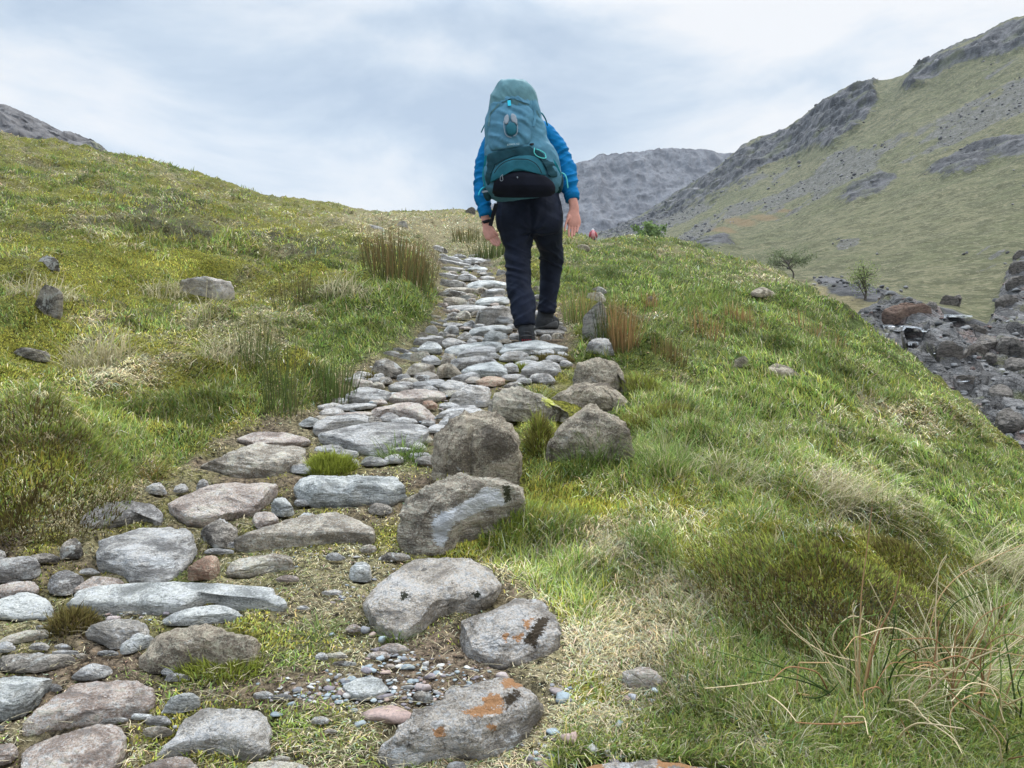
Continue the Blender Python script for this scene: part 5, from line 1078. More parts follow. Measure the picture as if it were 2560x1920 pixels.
# ------------------------------------------------------------------ the walker
def loft(secs, n=24, cap=True, sup=2.0, dscale=1.0):
    """closed tube through sections (px, py, depth, half width in photo units, depth radius in metres)"""
    s = np.array([x[:5] for x in secs], float)
    m = len(s); tq = np.linspace(0, m - 1, (m - 1) * 6 + 1); s = pchip(np.arange(m), s, tq)
    c = bp(s[:, 0], s[:, 1], s[:, 2]); rx = s[:, 3] / F * s[:, 2]; ry = s[:, 4]
    t = np.gradient(c, axis=0); t /= np.linalg.norm(t, axis=1, keepdims=True)
    ref = np.array([1., 0, 0])
    u = ref - (t @ ref)[:, None] * t; u /= np.linalg.norm(u, axis=1, keepdims=True); v = np.cross(t, u)
    a = np.arange(n) / n * 2 * math.pi; ca, sa = np.cos(a), np.sin(a)
    ca = np.sign(ca) * np.abs(ca) ** (2 / sup); sa = np.sign(sa) * np.abs(sa) ** (2 / sup)
    V = c[:, None] + rx[:, None, None] * ca[None, :, None] * u[:, None] + ry[:, None, None] * sa[None, :, None] * v[:, None]
    k = len(c); Fq = [tuple(x) for x in grid_faces(k, n, True)]
    V = np.concatenate([V.reshape(-1, 3), c[:1] - t[:1] * rx[0] * .12, c[-1:] + t[-1:] * rx[-1] * .12])
    for i in range(n):
        j = (i + 1) % n; Fq.append((j, i, k * n)); Fq.append(((k - 1) * n + i, (k - 1) * n + j, k * n + 1))
    return V, Fq
def tube(P3, r, n=10):
    P3 = np.asarray(P3, float); m = len(P3); tq = np.linspace(0, m - 1, (m - 1) * 5 + 1)
    r = np.atleast_1d(np.asarray(r, float)); r = np.interp(np.linspace(0, 1, m), np.linspace(0, 1, len(r)), r)
    rr = np.interp(tq, range(m), r); c = pchip(np.arange(m), P3, tq) if m > 2 else np.stack([np.interp(tq, range(m), P3[:, i]) for i in range(3)], -1)
    t = np.gradient(c, axis=0); t /= np.linalg.norm(t, axis=1, keepdims=True) + 1e-9
    u = np.cross(t, [.13, .9, .41]); u /= np.linalg.norm(u, axis=1, keepdims=True); v = np.cross(t, u)
    a = np.arange(n) / n * 2 * math.pi
    # rounded ends
    c = np.concatenate([c[:1] - t[:1] * rr[0] * .7, c, c[-1:] + t[-1:] * rr[-1] * .7]); rr = np.concatenate([[rr[0] * .55], rr, [rr[-1] * .55]]); u = np.concatenate([u[:1], u, u[-1:]]); v = np.concatenate([v[:1], v, v[-1:]]); t = np.concatenate([t[:1], t, t[-1:]])
    V = c[:, None] + rr[:, None, None] * (np.cos(a)[None, :, None] * u[:, None] + np.sin(a)[None, :, None] * v[:, None])
    k = len(c); Fq = [tuple(x) for x in grid_faces(k, n, True)]
    V = np.concatenate([V.reshape(-1, 3), c[:1] - t[:1] * rr[0] * .5, c[-1:] + t[-1:] * rr[-1] * .5])
    for i in range(n):
        j = (i + 1) % n; Fq.append((j, i, k * n)); Fq.append(((k - 1) * n + i, (k - 1) * n + j, k * n + 1))
    return V, Fq
def ball(c, rx, ry, rz, sub=3):
    V, Fc = ico(sub); return V * np.array([rx, ry, rz]) + np.asarray(c), [tuple(f) for f in Fc]
def join(parts):
    VV, FF, k = [], [], 0
    for V, Fc in parts: VV.append(V); FF += [tuple(int(i) + k for i in f) for f in Fc]; k += len(V)
    return np.concatenate(VV), FF
def union(parts, voxel=.006, smooth=4):
    import bmesh
    V, Fc = join(parts)
    me = bpy.data.meshes.new('tmp'); me.from_pydata([tuple(v) for v in V], [], Fc)
    bm = bmesh.new(); bm.from_mesh(me)
    bmesh.ops.recalc_face_normals(bm, faces=bm.faces); bm.to_mesh(me); bm.free()
    o = bpy.data.objects.new('tmp', me); COL.objects.link(o)
    md = o.modifiers.new('r', 'REMESH'); md.mode = 'VOXEL'; md.voxel_size = voxel
    if smooth: sm = o.modifiers.new('s', 'SMOOTH'); sm.iterations = smooth; sm.factor = .5
    dg = bpy.context.evaluated_depsgraph_get(); ev = o.evaluated_get(dg); m2 = ev.to_mesh()
    n = len(m2.vertices); Vo = np.empty(n * 3, np.float32); m2.vertices.foreach_get('co', Vo); No = np.empty(n * 3, np.float32); m2.vertices.foreach_get('normal', No)
    Fo = [tuple(p.vertices) for p in m2.polygons]
    ev.to_mesh_clear(); bpy.data.objects.remove(o); bpy.data.meshes.remove(me)
    return Vo.reshape(-1, 3).astype(float), No.reshape(-1, 3).astype(float), Fo
def clothmat(name, col, rough=.75, weave=900, bs=.15, var=.15, sheen=.0):
    m, nt, b = material(name, rough, .08)
    tco = nd(nt, 'ShaderNodeTexCoord').outputs['Object']
    a = noise(nt, tco, 14, 5, .6); w_ = noise(nt, tco, weave, 2, .5)
    c = mixc(nt, rng_map(nt, a, .35, .65), tuple(x * (1 - var) for x in col), tuple(x * (1 + var) for x in col))
    nt.links.new(c, b.inputs['Base Color'])
    if sheen: b.inputs['Sheen Weight'].default_value = sheen
    bump(nt, b, math_n(nt, 'ADD', math_n(nt, 'MULTIPLY', a, 1.0), math_n(nt, 'MULTIPLY', w_, .25)), bs, .01)
    return m
M_skin = clothmat('skin', (.50,.245,.19), .55, 300, .12, .12)
M_trs = clothmat('dark_trouser_cloth', (.012,.0155,.028), .62, 900, .25, .2)
M_flc = clothmat('blue_fleece', (.003,.125,.30), .85, 700, .35, .10)
M_boot = clothmat('boot_leather', (.030,.031,.033), .6, 400, .3, .25)
M_sole = clothmat('boot_sole', (.06,.06,.06), .7, 200, .3, .2)
M_lug = clothmat('red_sole_lugs', (.28,.015,.02), .6, 200, .1, .2)
M_black = clothmat('black_strap', (.012,.012,.015), .6, 600, .2, .2)
M_hair = clothmat('brown_hair', (.06,.04,.025), .8, 200, .5, .3)
feet = hit(1150, 742); PO = np.array([feet[0], 5.32, feet[2]])
def wart(name, V, Fc, m, parent=None, origin=None, smooth=True, attrs=None):
    o = make(name, np.asarray(V) - (PO if origin is None else origin), Fc, m, parent, smooth, attrs); return o
# body under the clothes
def fingers(lst, r=.0083): return [tube(bp([p[0] for p in f], [p[1] for p in f], [p[2] for p in f]), [r, r * .95, r * .8], 10) for f in lst]
hand_r = [loft([(1238,436,5.27,10,.028),(1240,449,5.26,10.5,.022),(1239.5,458,5.255,11.5,.018),(1238.5,468,5.25,14.5,.018),(1240,480,5.245,15,.018),(1240,490,5.24,13,.014)], 20, sup=2.3)] + fingers([
    [(1229.5,486,5.238),(1228.5,499,5.228),(1229,511,5.212)], [(1236,489,5.236),(1235.2,502,5.224),(1235.4,513,5.205)], [(1242.2,488,5.238),(1241.6,499,5.222),(1240.5,508.5,5.20)], [(1249,483,5.24),(1248.4,493,5.225),(1246.2,501,5.205)],
    [(1229,466,5.235),(1223.5,480,5.222),(1221,490,5.215),(1220,499,5.212)]], .0082) + [ball(bp(1230,472,5.243), .022, .016, .030, 2)]
hand_l = [loft([(1047,465,5.29,9.5,.028),(1051,482,5.28,9.5,.022),(1053,490,5.275,11,.018),(1056,499,5.27,13.5,.018),(1060,509,5.265,13.5,.018),(1063,515,5.26,11.5,.014)], 20, sup=2.3)] + fingers([
    [(1055,512,5.262),(1061,522,5.252),(1067,529,5.235)], [(1060.5,513,5.26),(1067,523,5.248),(1073,531.5,5.23)], [(1066,512,5.262),(1072.5,521,5.248),(1078.5,530,5.228)], [(1071,508,5.265),(1077,516,5.25),(1081.5,525,5.235)],
    [(1063,494,5.262),(1070,501,5.25),(1076,508,5.242)]], .0082)
arm_r = loft([(1172,285,5.33,14,.05),(1200,315,5.36,14,.05),(1214,345,5.36,14,.05),(1224,375,5.33,13,.045),(1231,405,5.30,12,.04),(1238,436,5.27,10,.03)], 16)
arm_l = loft([(1075,290,5.33,14,.05),(1058,330,5.36,14,.05),(1049,365,5.36,14,.05),(1043,400,5.34,12,.045),(1044,435,5.31,11,.04),(1047,465,5.29,9.5,.03)], 16)
torso_b = loft([(1141,470,5.34,58,.12),(1140,430,5.34,55,.11),(1133,360,5.34,50,.10),(1127,300,5.35,48,.10),(1124,272,5.37,38,.09),(1123,255,5.40,17,.05),(1123,238,5.44,16,.055),(1122,225,5.47,20,.075),(1121,205,5.49,24,.10),(1121,192,5.49,22,.095),(1121,183,5.49,12,.06)], 24)
leg_bl = loft([(1113,480,5.34,26,.085),(1118,540,5.31,21,.075),(1119,575,5.29,18,.06),(1121,620,5.27,18,.06),(1130,680,5.24,13,.045),(1136,720,5.22,12,.05)], 16)
leg_br = loft([(1182,480,5.37,26,.085),(1190,540,5.55,21,.075),(1190,565,5.62,18,.06),(1187,610,5.66,18,.06),(1180,660,5.68,13,.045),(1178,695,5.68,12,.05)], 16)
nose = ball(bp(1120,216,5.60), .014, .022, .02, 2); ears = [ball(bp(1121 - 25.5,215,5.49), .010, .02, .03, 2), ball(bp(1121 + 25.5,215,5.49), .010, .02, .03, 2)]
V, N_, Fc = union([torso_b, arm_r, arm_l, leg_bl, leg_br, nose] + ears + hand_r + hand_l, .0036, 2)
N_ = N_ / (np.linalg.norm(N_, axis=1, keepdims=True) + 1e-9)
person = make('person', V - PO, Fc, M_skin, loc=PO); person['label'] = 'walker in a blue fleece and dark trousers climbing the stone path, seen from behind'; person['category'] = 'person'
hv = [ball(bp(1121,205,5.475), .083, .105, .085, 3), ball(bp(1121,217,5.45), .078, .07, .07, 3)]
V, N_, Fc = union(hv, .006, 3); wart('hair', V, Fc, M_hair, person)
# trousers
hips = loft([(1140,404,5.33,60,.135),(1141,425,5.33,66,.15),(1142,450,5.325,71,.165),(1143,473,5.32,71.5,.17),(1146,495,5.325,68,.16),(1147,508,5.33,60,.13)], 40, sup=2.3)
legL = loft([(1110,470,5.32,37,.14),(1114,495,5.32,36.5,.13),(1116,510,5.315,34.5,.12),(1118.5,540,5.31,28,.105),(1119,571,5.29,25.5,.092),(1120.5,612,5.26,26,.088),(1126.5,650,5.23,25.5,.085),(1132,683,5.21,22.5,.08),(1134.5,704,5.20,21.5,.082)], 36)
legR = loft([(1176,470,5.33,39,.14),(1180,495,5.38,35,.13),(1185,519,5.46,29,.11),(1190,540,5.54,25,.10),(1191,562,5.60,24.5,.095),(1189,595,5.645,22,.088),(1184,633,5.665,20,.085),(1181,660,5.675,18.5,.085),(1180,673,5.68,18,.088)], 36)
V, N_, Fc = union([hips, legL, legR], .0065, 6)
Pj = proj(V); py = Pj[:, 1]; left = Pj[:, 0] < 1151 + 0 * py
def folds(V, N_, amt, fx, fz, ang, seed, sharp=1.0):
    x, y, z = V[:, 0], V[:, 1], V[:, 2]
    w_ = z + np.tan(ang) * x + .025 * fbm(V * 7, 2, seed + 3)
    r = ridged(np.stack([x * fx, y * fx * .7, w_ * fz], -1), 2, seed, .45)
    return amt * (np.sign(r) * np.abs(r) ** sharp)
kneeL = np.exp(-((py - 568) / 34) ** 2) * left; kneeR = np.exp(-((py - 556) / 22) ** 2) * ~left
calf = sstep(py, 600, 640); hem = np.exp(-((py - np.where(left, 690, 660)) / 24) ** 2); seat = 1 - sstep(py, 500, 530)
dsp = folds(V, N_, 1, 4, 21, .45, 401) * (kneeL * .009 + kneeR * .012 + .004) + folds(V, N_, 1, 5, 14, -.7, 411) * (calf * .006 + hem * .006 + .002) + folds(V, N_, 1, 10, 5, .2, 421) * (seat * .004 + calf * .004)
crl = np.hypot((Pj[:, 0] - 1150), (py - 500)); thr = np.arctan2(py - 500, Pj[:, 0] - 1150)
dsp += .006 * np.sin(thr * 9 + 1.5 * fbm(V * 5, 2, 431)) * np.exp(-((crl - 30) / 26) ** 2) * (py > 440)
cleft = np.exp(-((Pj[:, 0] - 1147) / 5) ** 2) * sstep(py, 428, 450) * (1 - sstep(py, 500, 515)) * (V[:, 1] < 5.33); dsp -= .014 * cleft
wart('trousers', V + N_ * dsp[:, None], Fc, M_trs, person)
# fleece
torso = loft([(1141,432,5.335,66,.145),(1140,410,5.335,66,.15),(1136,370,5.34,62,.145),(1130,320,5.35,60,.14),(1126,290,5.36,58,.13),(1124,272,5.38,46,.105),(1123,258,5.40,24,.07),(1123,247,5.42,20,.065)], 36)
slR = loft([(1150,280,5.36,26,.09),(1176,292,5.36,25,.085),(1198,316,5.37,22.5,.078),(1211,345,5.37,22.5,.074),(1222,373,5.345,21.5,.07),(1229,402,5.315,18.5,.062),(1234,421,5.295,15.5,.053),(1236.5,432,5.29,14,.048)], 30)
slL = loft([(1100,284,5.36,26,.09),(1074,298,5.36,25,.085),(1058,332,5.37,22,.078),(1048,366,5.37,21,.074),(1042,400,5.345,17.5,.066),(1043,430,5.32,16,.06),(1047,452,5.305,13.5,.053),(1050,467,5.295,12.5,.047)], 30)
V, N_, Fc = union([torso, slR, slL], .006, 4)
Pj = proj(V); arm = (np.abs(Pj[:, 0] - 1130) > 58)
# wrinkles ring the sleeves
el = np.exp(-((Pj[:, 1] - 372) / 40) ** 2) * .6 + .5
dsp = arm * (folds(V, N_, 1, 3, 19, -.55, 501) * .013 * el + folds(V, N_, 1, 6, 30, .3, 511) * .005) + .003 * fbm(V * 12, 2, 521)
wart('fleece', V + N_ * dsp[:, None], Fc, M_flc, person)
# wristwatch
def band(c, t, r, h, th, n=28):
    c = np.asarray(c); t = np.asarray(t, float); t /= np.linalg.norm(t); u = np.cross(t, [0, 1, 0]); u /= np.linalg.norm(u); v = np.cross(t, u); a = np.arange(n) / n * 2 * math.pi
    ring = lambda R_, o: c + t * o + np.cos(a)[:, None] * u * R_[0] + np.sin(a)[:, None] * v * R_[1]
    V = np.concatenate([ring((r[0], r[1]), -h), ring((r[0] + th, r[1] + th), -h), ring((r[0] + th, r[1] + th), h), ring((r[0], r[1]), h)])
    Fc = [tuple(x) for x in grid_faces(4, n, True)] + [(3 * n + i, 3 * n + (i + 1) % n, (i + 1) % n, i) for i in range(n)]
    return V, Fc
wv = band(bp(1051.5,480,5.283), (.10, 0, -.4), (.030, .025), .011, .004); V, Fc = wv
wart('watch', V, Fc, M_black, person)
# boots
def boot(sec_up, sec_sole, name_sole=True, lug=None, laces=None, cuff=None):
    V, N_, Fc = union(sec_up, .0045, 4)
    V = V + N_ * (.0022 * ridged(V * np.array([22, 22, 60]), 2, 611))[:, None]
    b = wart('boot', V, Fc, M_boot, person)
    V, N_, Fc = union(sec_sole, .004, 1); s = make('sole', V - PO, Fc, M_sole, b)
    if lug: 
        V, Fc = join(lug); make('tread_lugs', V - PO, Fc, M_lug, b)
    for l in (laces or []):
        V, Fc = l; make('sole_rand', V - PO, Fc, M_sole, b)
    return b
gl = hit(1138, 741); gr_ = hit(1172, 712)
# left boot: heel towards us, heel lifted a little, toe on the slab
dL = 5.20
boot([loft([(1134.5,694,5.205,18.5,.060),(1135.5,706,5.20,18,.062),(1137,716,5.19,17,.065),(1138,726,5.20,17,.085),(1138.5,733,5.215,16,.10)], 28, sup=2.4),
      loft([(1138,722,5.16,15,.04),(1138,727,5.28,16.5,.045),(1138,729,5.38,15,.035)], 20)],
     [loft([(1138.5,729,5.23,17.2,.125),(1138.5,733,5.24,17.6,.135),(1139,738,5.25,17,.13)], 28, sup=2.6)],
     lug=[tube(bp([1128 + i * 4.6, 1129 + i * 4.4], [733.8, 737.5], [5.104, 5.115]), .0035, 6) for i in range(5)],
     laces=[tube(bp([1121.5,1127,1138,1149,1155.5], [722,718.5,717,718.5,722], [5.19,5.145,5.118,5.145,5.19]), .004, 6), tube(bp([1121,1128,1138,1148,1156], [730,726,724.5,726,730], [5.19,5.128,5.10,5.128,5.19]), .004, 6)])
# right boot: planted higher up, toes turned out to the right
boot([loft([(1180,664,5.68,17,.058),(1179,676,5.68,17.5,.062),(1176,688,5.68,18,.065),(1174.5,697,5.68,19,.07),(1174,703,5.69,19.5,.07)], 28, sup=2.4),
      loft([(1170,694,5.66,13,.055),(1184,695,5.70,13,.055),(1196,696.5,5.74,11,.05),(1203,699,5.77,7,.035)], 20)],
     [loft([(1178,703,5.70,27,.085),(1179,706,5.70,28,.09),(1179,709.5,5.70,27,.085)], 28, sup=2.6)],
     laces=[tube(bp([1156,1164,1176,1190,1202], [698,695,697,701,702], [5.66,5.625,5.62,5.66,5.72]), .004, 6), tube(bp([1157,1165,1175,1186], [693,689,691,697], [5.66,5.625,5.62,5.66]), .0035, 6)])

# ------------------------------------------------------------------ the rucksack
BD = 5.0
SEC = np.array([  # photo y, left, right, half depth
 (421,1066,1200,.12),(412,1053,1211,.14),(400,1047.5,1213,.16),(380,1044,1211.5,.17),(355,1045,1206,.172),(335,1046.5,1193,.17),(315,1046.5,1183.5,.168),(290,1047,1177.5,.165),(264,1048.5,1171,.16),(246,1054,1166.5,.155),(228,1058,1162,.145),(215,1061,1158,.13),(205,1068,1150,.10)], float)
def zpx(py, d=BD): return (CY - py) / F * d
def yfront(px, py):
    xl = np.interp(py, SEC[::-1, 0], SEC[::-1, 1]); xr = np.interp(py, SEC[::-1, 0], SEC[::-1, 2]); ry = np.interp(py, SEC[::-1, 0], SEC[::-1, 3])
    u = np.clip((px - (xl + xr) / 2) / ((xr - xl) / 2), -.985, .985); return BD - ry * (1 - np.abs(u) ** 2.7) ** (1 / 2.7)
pack = empty('backpack', bp(1130, 424, BD)); PK = np.array(pack.location)
pack['label'] = 'large teal trekking rucksack with a black base carried on the walker\'s back'; pack['category'] = 'backpack'
M_pk = clothmat('pack_blue_grey_nylon', (.062,.165,.225), .6, 800, .3, .12)
M_lid = clothmat('pack_lid_grey_green_nylon', (.09,.185,.205), .6, 800, .3, .12)
M_fp = clothmat('pack_front_nylon', (.07,.18,.25), .6, 800, .3, .12)
M_teal = clothmat('pack_teal_nylon', (.016,.095,.125), .6, 800, .3, .12)
M_dkt = clothmat('pack_dark_stretch', (.012,.045,.058), .8, 900, .3, .2)
M_base = clothmat('pack_black_base', (.007,.008,.014), .65, 800, .25, .2)
M_refl = clothmat('pack_reflective_grey', (.24,.27,.30), .5, 700, .2, .1)
M_mint = clothmat('mint_cord', (.10,.50,.48), .6, 600, .1, .1)
M_cyan = clothmat('cyan_tab', (.03,.42,.55), .6, 600, .1, .1)
M_stp = clothmat('teal_strap', (.012,.17,.21), .6, 600, .2, .1)
M_lgt = clothmat('pale_lettering', (.42,.55,.58), .6, 600, .05, .05)
def pk(name, V, Fc, m, parent=None, smooth=True): return make(name, np.asarray(V) - PK, Fc, m, parent or pack, smooth)
def Z1(L): return np.array(L, float).reshape(-1, 2) * .1667 + np.array([985, 155.5])
cs = [((r[1] + r[2]) / 2, r[0], BD, (r[2] - r[1]) / 2, r[3]) for r in SEC]
V, N_, Fc = union([loft(cs, 44, sup=2.7)], .0065, 3)
wr = folds(V, N_, 1, 7, 16, .5, 701) * .007 + .004 * fbm(V * 14, 2, 705)
pk('main_sack', V + N_ * wr[:, None], Fc, M_pk)
lidc = [(1109,249,BD+.015,54,.155),(1110,238,BD+.01,53,.165),(1110,222,BD+.01,51.5,.165),(1110,206,BD+.015,46.5,.155),(1111,193,BD+.02,39.5,.13),(1112,184.5,BD+.02,30,.10),(1112,181,BD+.02,19,.07)]
V, N_, Fc = union([loft(lidc, 40, sup=2.5)], .006, 3)
wr = folds(V, N_, 1, 9, 9, .9, 711) * .008 + .003 * fbm(V * 16, 2, 715); lid = pk('lid', V + N_ * wr[:, None], Fc, M_lid)
def panel(name, poly, off, m, parent=None, n=84, nr=14, wr=0.0, wa=.5, ws=(7, 20), base=None, bulge=0.0, seed=800):
    P = smooth_poly(np.asarray(poly, float), n); c = P.mean(0)
    s = np.concatenate([np.linspace(0, 1, nr), [1.0, 1.0]]); h = np.concatenate([1 - np.linspace(0, 1, nr) ** 8 * .35, [.2, -1.2]])
    XY = c + (P - c)[None] * s[:, None, None]
    yf = (base or yfront)(XY[..., 0], XY[..., 1])
    q = bp(XY[..., 0], XY[..., 1], yf)
    w_ = wr * ridged(np.stack([q[..., 0] * ws[0], q[..., 1] * 2, (q[..., 2] + math.tan(wa) * q[..., 0] + .03 * fbm(q * 8, 2, seed)) * ws[1]], -1), 2, seed + 1, .5)
    y2 = yf - off * h[:, None] - (w_ + bulge * (1 - s ** 2)[:, None]) * np.clip(h, 0, 1)[:, None]
    return pk(name, bp(XY[..., 0], XY[..., 1], y2).reshape(-1, 3), np.ascontiguousarray(grid_faces(len(s), n, True)), m, parent)
def lidfront(px, py):
    L = np.array(lidc)[::-1]; xc = np.interp(py, L[:, 1], L[:, 0]); hw = np.interp(py, L[:, 1], L[:, 3]); ry = np.interp(py, L[:, 1], L[:, 4]); dy = np.interp(py, L[:, 1], L[:, 2])
    u = np.clip((px - xc) / hw, -.98, .98); return dy - ry * (1 - np.abs(u) ** 2.5) ** (1 / 2.5)
def both(px, py): return np.minimum(lidfront(px, py), np.where(py > 206, yfront(px, py), 9))
flap = panel('lid_flap', Z1([470,450,500,340,560,285,640,250,700,232,800,238,900,258,940,310,990,430,900,405,800,358,690,342,600,368,520,420]), .012, M_fp, lid, wr=.011, ws=(10, 24), base=both, seed=810)
for i, x in enumerate((600, 655, 710, 770, 830)):
    V, Fc = tube(bp(*Z1([x, 236, x - 4 + i * 2, 262, x - 6 + i * 3, 284]).T, both(*Z1([x, 236, x, 262, x, 284]).T) - .016), [.004, .009, .005], 8); pk('gather', V, Fc, M_lid, flap)
def rib(name, pz, off, wpx, m, parent=None, th=.002, base=yfront, d=None):
    """flat strap following the surface"""
    P = np.asarray(pz, float); k = len(P); t = np.linspace(0, k - 1, (k - 1) * 6 + 1)
    P = pchip(np.arange(k), P, t) if k > 2 else np.stack([np.interp(t, range(k), P[:, i]) for i in (0, 1)], -1)
    tg = np.gradient(P, axis=0); tg /= np.linalg.norm(tg, axis=1, keepdims=True); nn = np.stack([-tg[:, 1], tg[:, 0]], -1) * wpx / 2
    dd_ = (base(P[:, 0], P[:, 1]) - off) if d is None else np.interp(t, np.linspace(0, k - 1, len(d)), d)
    L, R_ = P + nn, P - nn
    V = np.concatenate([bp(L[:, 0], L[:, 1], dd_), bp(R_[:, 0], R_[:, 1], dd_), bp(R_[:, 0], R_[:, 1], dd_ + th), bp(L[:, 0], L[:, 1], dd_ + th)])
    m_ = len(P); Fc = []
    for a in range(4):
        b_ = (a + 1) % 4
        for i in range(m_ - 1): Fc.append((a * m_ + i, b_ * m_ + i, b_ * m_ + i + 1, a * m_ + i + 1))
    Fc += [(0, m_, 2 * m_, 3 * m_), (m_ - 1, 4 * m_ - 1, 3 * m_ - 1, 2 * m_ - 1)]
    return pk(name, V, Fc, m, parent, False)
def cord(name, pz, off, r, m, parent=None, base=yfront, d=None):
    P = np.asarray(pz, float); dd_ = base(P[:, 0], P[:, 1]) - off if d is None else np.asarray(d)
    V, Fc = tube(bp(P[:, 0], P[:, 1], dd_), r, 8); return pk(name, V, Fc, m, parent)
fp = panel('front_pocket', Z1([440,590,480,500,560,425,690,352,800,372,920,425,1000,480,1015,560,985,700,975,800,970,925,900,950,680,990,540,1010,445,1025,412,900,420,700]), .010, M_fp, wr=.020, wa=.55, ws=(5, 15), bulge=.018, seed=820)
def fpf(px, py): return yfront(px, py) - .034
panel('reflective_window', Z1([615,625,635,565,680,540,686,650,640,690]), .006, M_refl, fp, nr=6, base=fpf); panel('reflective_window', Z1([708,536,760,542,793,600,797,700,770,662,716,640]), .006, M_refl, fp, nr=6, base=fpf)
panel('pouch', Z1([640,715,690,655,760,655,788,720,780,800,720,830,660,808]), .010, M_teal, fp, nr=8, base=fpf, bulge=.006)
cord('reflective_trim', Z1([618,640,622,720,640,800,680,840,715,848]), .044, .0022, M_refl, fp); cord('reflective_trim', Z1([798,690,797,760,780,810,745,832]), .044, .0022, M_refl, fp)
rib('buckle_strap', Z1([690,338,690,368]), .030, 5.5, M_black, lid); rib('pull_tab', Z1([686,366,694,436]), .034, 7.2, M_cyan, lid)
panel('buckle', Z1([655,335,710,333,712,358,656,360]), .036, M_black, lid, nr=4)
panel('stretch_band', Z1([398,1075,450,1045,560,1020,700,996,830,972,975,955,1010,985,1040,1050,1100,1120,1000,1078,880,1068,740,1095,620,1140,540,1180,470,1230,410,1200]), .016, M_dkt, wr=.003, seed=830)
lc = panel('lower_compartment', Z1([436,1450,455,1340,505,1245,600,1155,740,1098,880,1070,1000,1080,1085,1135,1140,1225,1175,1350,1120,1335,900,1285,760,1288,620,1315,530,1340,500,1400]), .020, M_teal, wr=.003, bulge=.012, seed=840)
cord('zip', Z1([495,1310,560,1220,660,1155,780,1128,900,1130,1000,1165,1070,1230,1110,1310]), .042, .0024, M_black, lc)
ds = panel('side_gusset', Z1([1010,1000,1080,1010,1150,1040,1240,1130,1300,1220,1345,1330,1290,1370,1200,1360,1170,1260,1110,1150,1040,1090]), .018, M_dkt, wr=.009, wa=-.5, ws=(8, 22), seed=850)
panel('side_gusset', Z1([400,1180,450,1150,520,1190,450,1330,440,1450,400,1480,375,1380,385,1260]), .016, M_dkt, wr=.004, seed=855)
bs_ = panel('base_panel', Z1([478,1500,500,1385,560,1330,700,1295,900,1275,1060,1302,1190,1362,1290,1460,1285,1600,1100,1625,900,1630,700,1630,540,1625,465,1590]), .024, M_base, wr=.003, bulge=.01, seed=860)
panel('emblem', Z1([780,1352,802,1350,812,1362,800,1388,790,1380]), .038, M_refl, bs_, nr=3, n=24)
cord('zip_pull', Z1([605,1330,575,1365,572,1400,590,1412,608,1395,600,1345]), .038, .0018, M_refl, bs_)
rib('webbing_loop', Z1([975,1268,1015,1272]), .022, 2.2, M_refl, lc); rib('webbing_loop', Z1([570,1316,610,1308]), .022, 2.0, M_refl, lc)
rib('compression_strap', Z1([1150,1000,1240,1120,1310,1225,1352,1345]), .030, 5.0, M_stp); rib('compression_strap', Z1([388,1080,372,1200,352,1330,382,1485]), .026, 4.6, M_stp)
rib('upper_side_strap', Z1([965,330,1005,440,1030,560,1010,700]), .028, 5.0, M_pk); rib('upper_side_strap', Z1([1040,500,1090,620,1130,760,1165,880]), .024, 4.5, M_lid)
rib('upper_side_strap', Z1([560,410,500,480,440,560,420,700]), .024, 3.6, M_lid)
panel('side_buckle', Z1([1003,430,1035,440,1045,490,1015,480]), .022, M_black, None, nr=4, n=30); panel('side_buckle', Z1([412,540,440,520,445,575,420,585]), .010, M_black, None, nr=4, n=30)
panel('hook', Z1([950,930,1005,915,1020,945,960,955]), .022, M_black, None, nr=4, n=30); panel('hook', Z1([470,1150,540,1025,560,1030,500,1165]), .016, M_black, None, nr=4, n=30)
cord('mint_cord_loop', Z1([1018,985,1012,1035,1050,1090,1120,1117,1166,1112,1160,1072,1120,1032,1045,1000]), .036, .003, M_mint)
cord('cord_end', Z1([1365,1305,1405,1325,1435,1390,1450,1500]), 0, .0042, M_mint, d=[4.97,4.96,4.95,4.95]); cord('cord_end', Z1([370,1492,330,1515,305,1555,292,1592]), 0, .0045, M_cyan, d=[4.95,4.94,4.94,4.94])
cord('load_lifter', Z1([1075,520,1120,545,1155,600,1185,690]), 0, .005, M_stp, d=[5.05,5.12,5.2,5.27]); cord('load_lifter', Z1([385,660,355,720,328,780]), 0, .004, M_stp, d=[5.05,5.08,5.1])
rib('pale_strap_end', Z1([335,1555,450,1535]), 0, 4.2, M_refl, None, .006, d=[4.95,4.93])
V, N_, Fc = union([loft([(1205,374,5.02,9,.07),(1207,395,5.02,9.5,.08),(1205,412,5.02,8,.07)], 24)], .005, 3); pk('side_pocket', V + N_ * (.004 * ridged(V * np.array([20, 10, 20]), 2, 871))[:, None], Fc, M_dkt)
V, N_, Fc = union([loft([(1054,398,5.02,9,.07),(1053,414,5.02,9.5,.08),(1056,430,5.04,7,.06)], 24)], .005, 3); pk('side_pocket', V + N_ * (.004 * ridged(V * np.array([20, 10, 20]), 2, 875))[:, None], Fc, M_dkt)
V, N_, Fc = union([loft([(1062,420,5.14,10,.06),(1100,426,5.16,14,.05),(1150,426,5.16,14,.05),(1200,418,5.14,10,.06)], 20)], .006, 2); pk('hip_belt', V, Fc, M_base)
rib('belt_end', np.array([(1072,440),(1066,462),(1059,488)]), 0, 8.5, M_black, None, .003, d=[5.15,5.13,5.14])
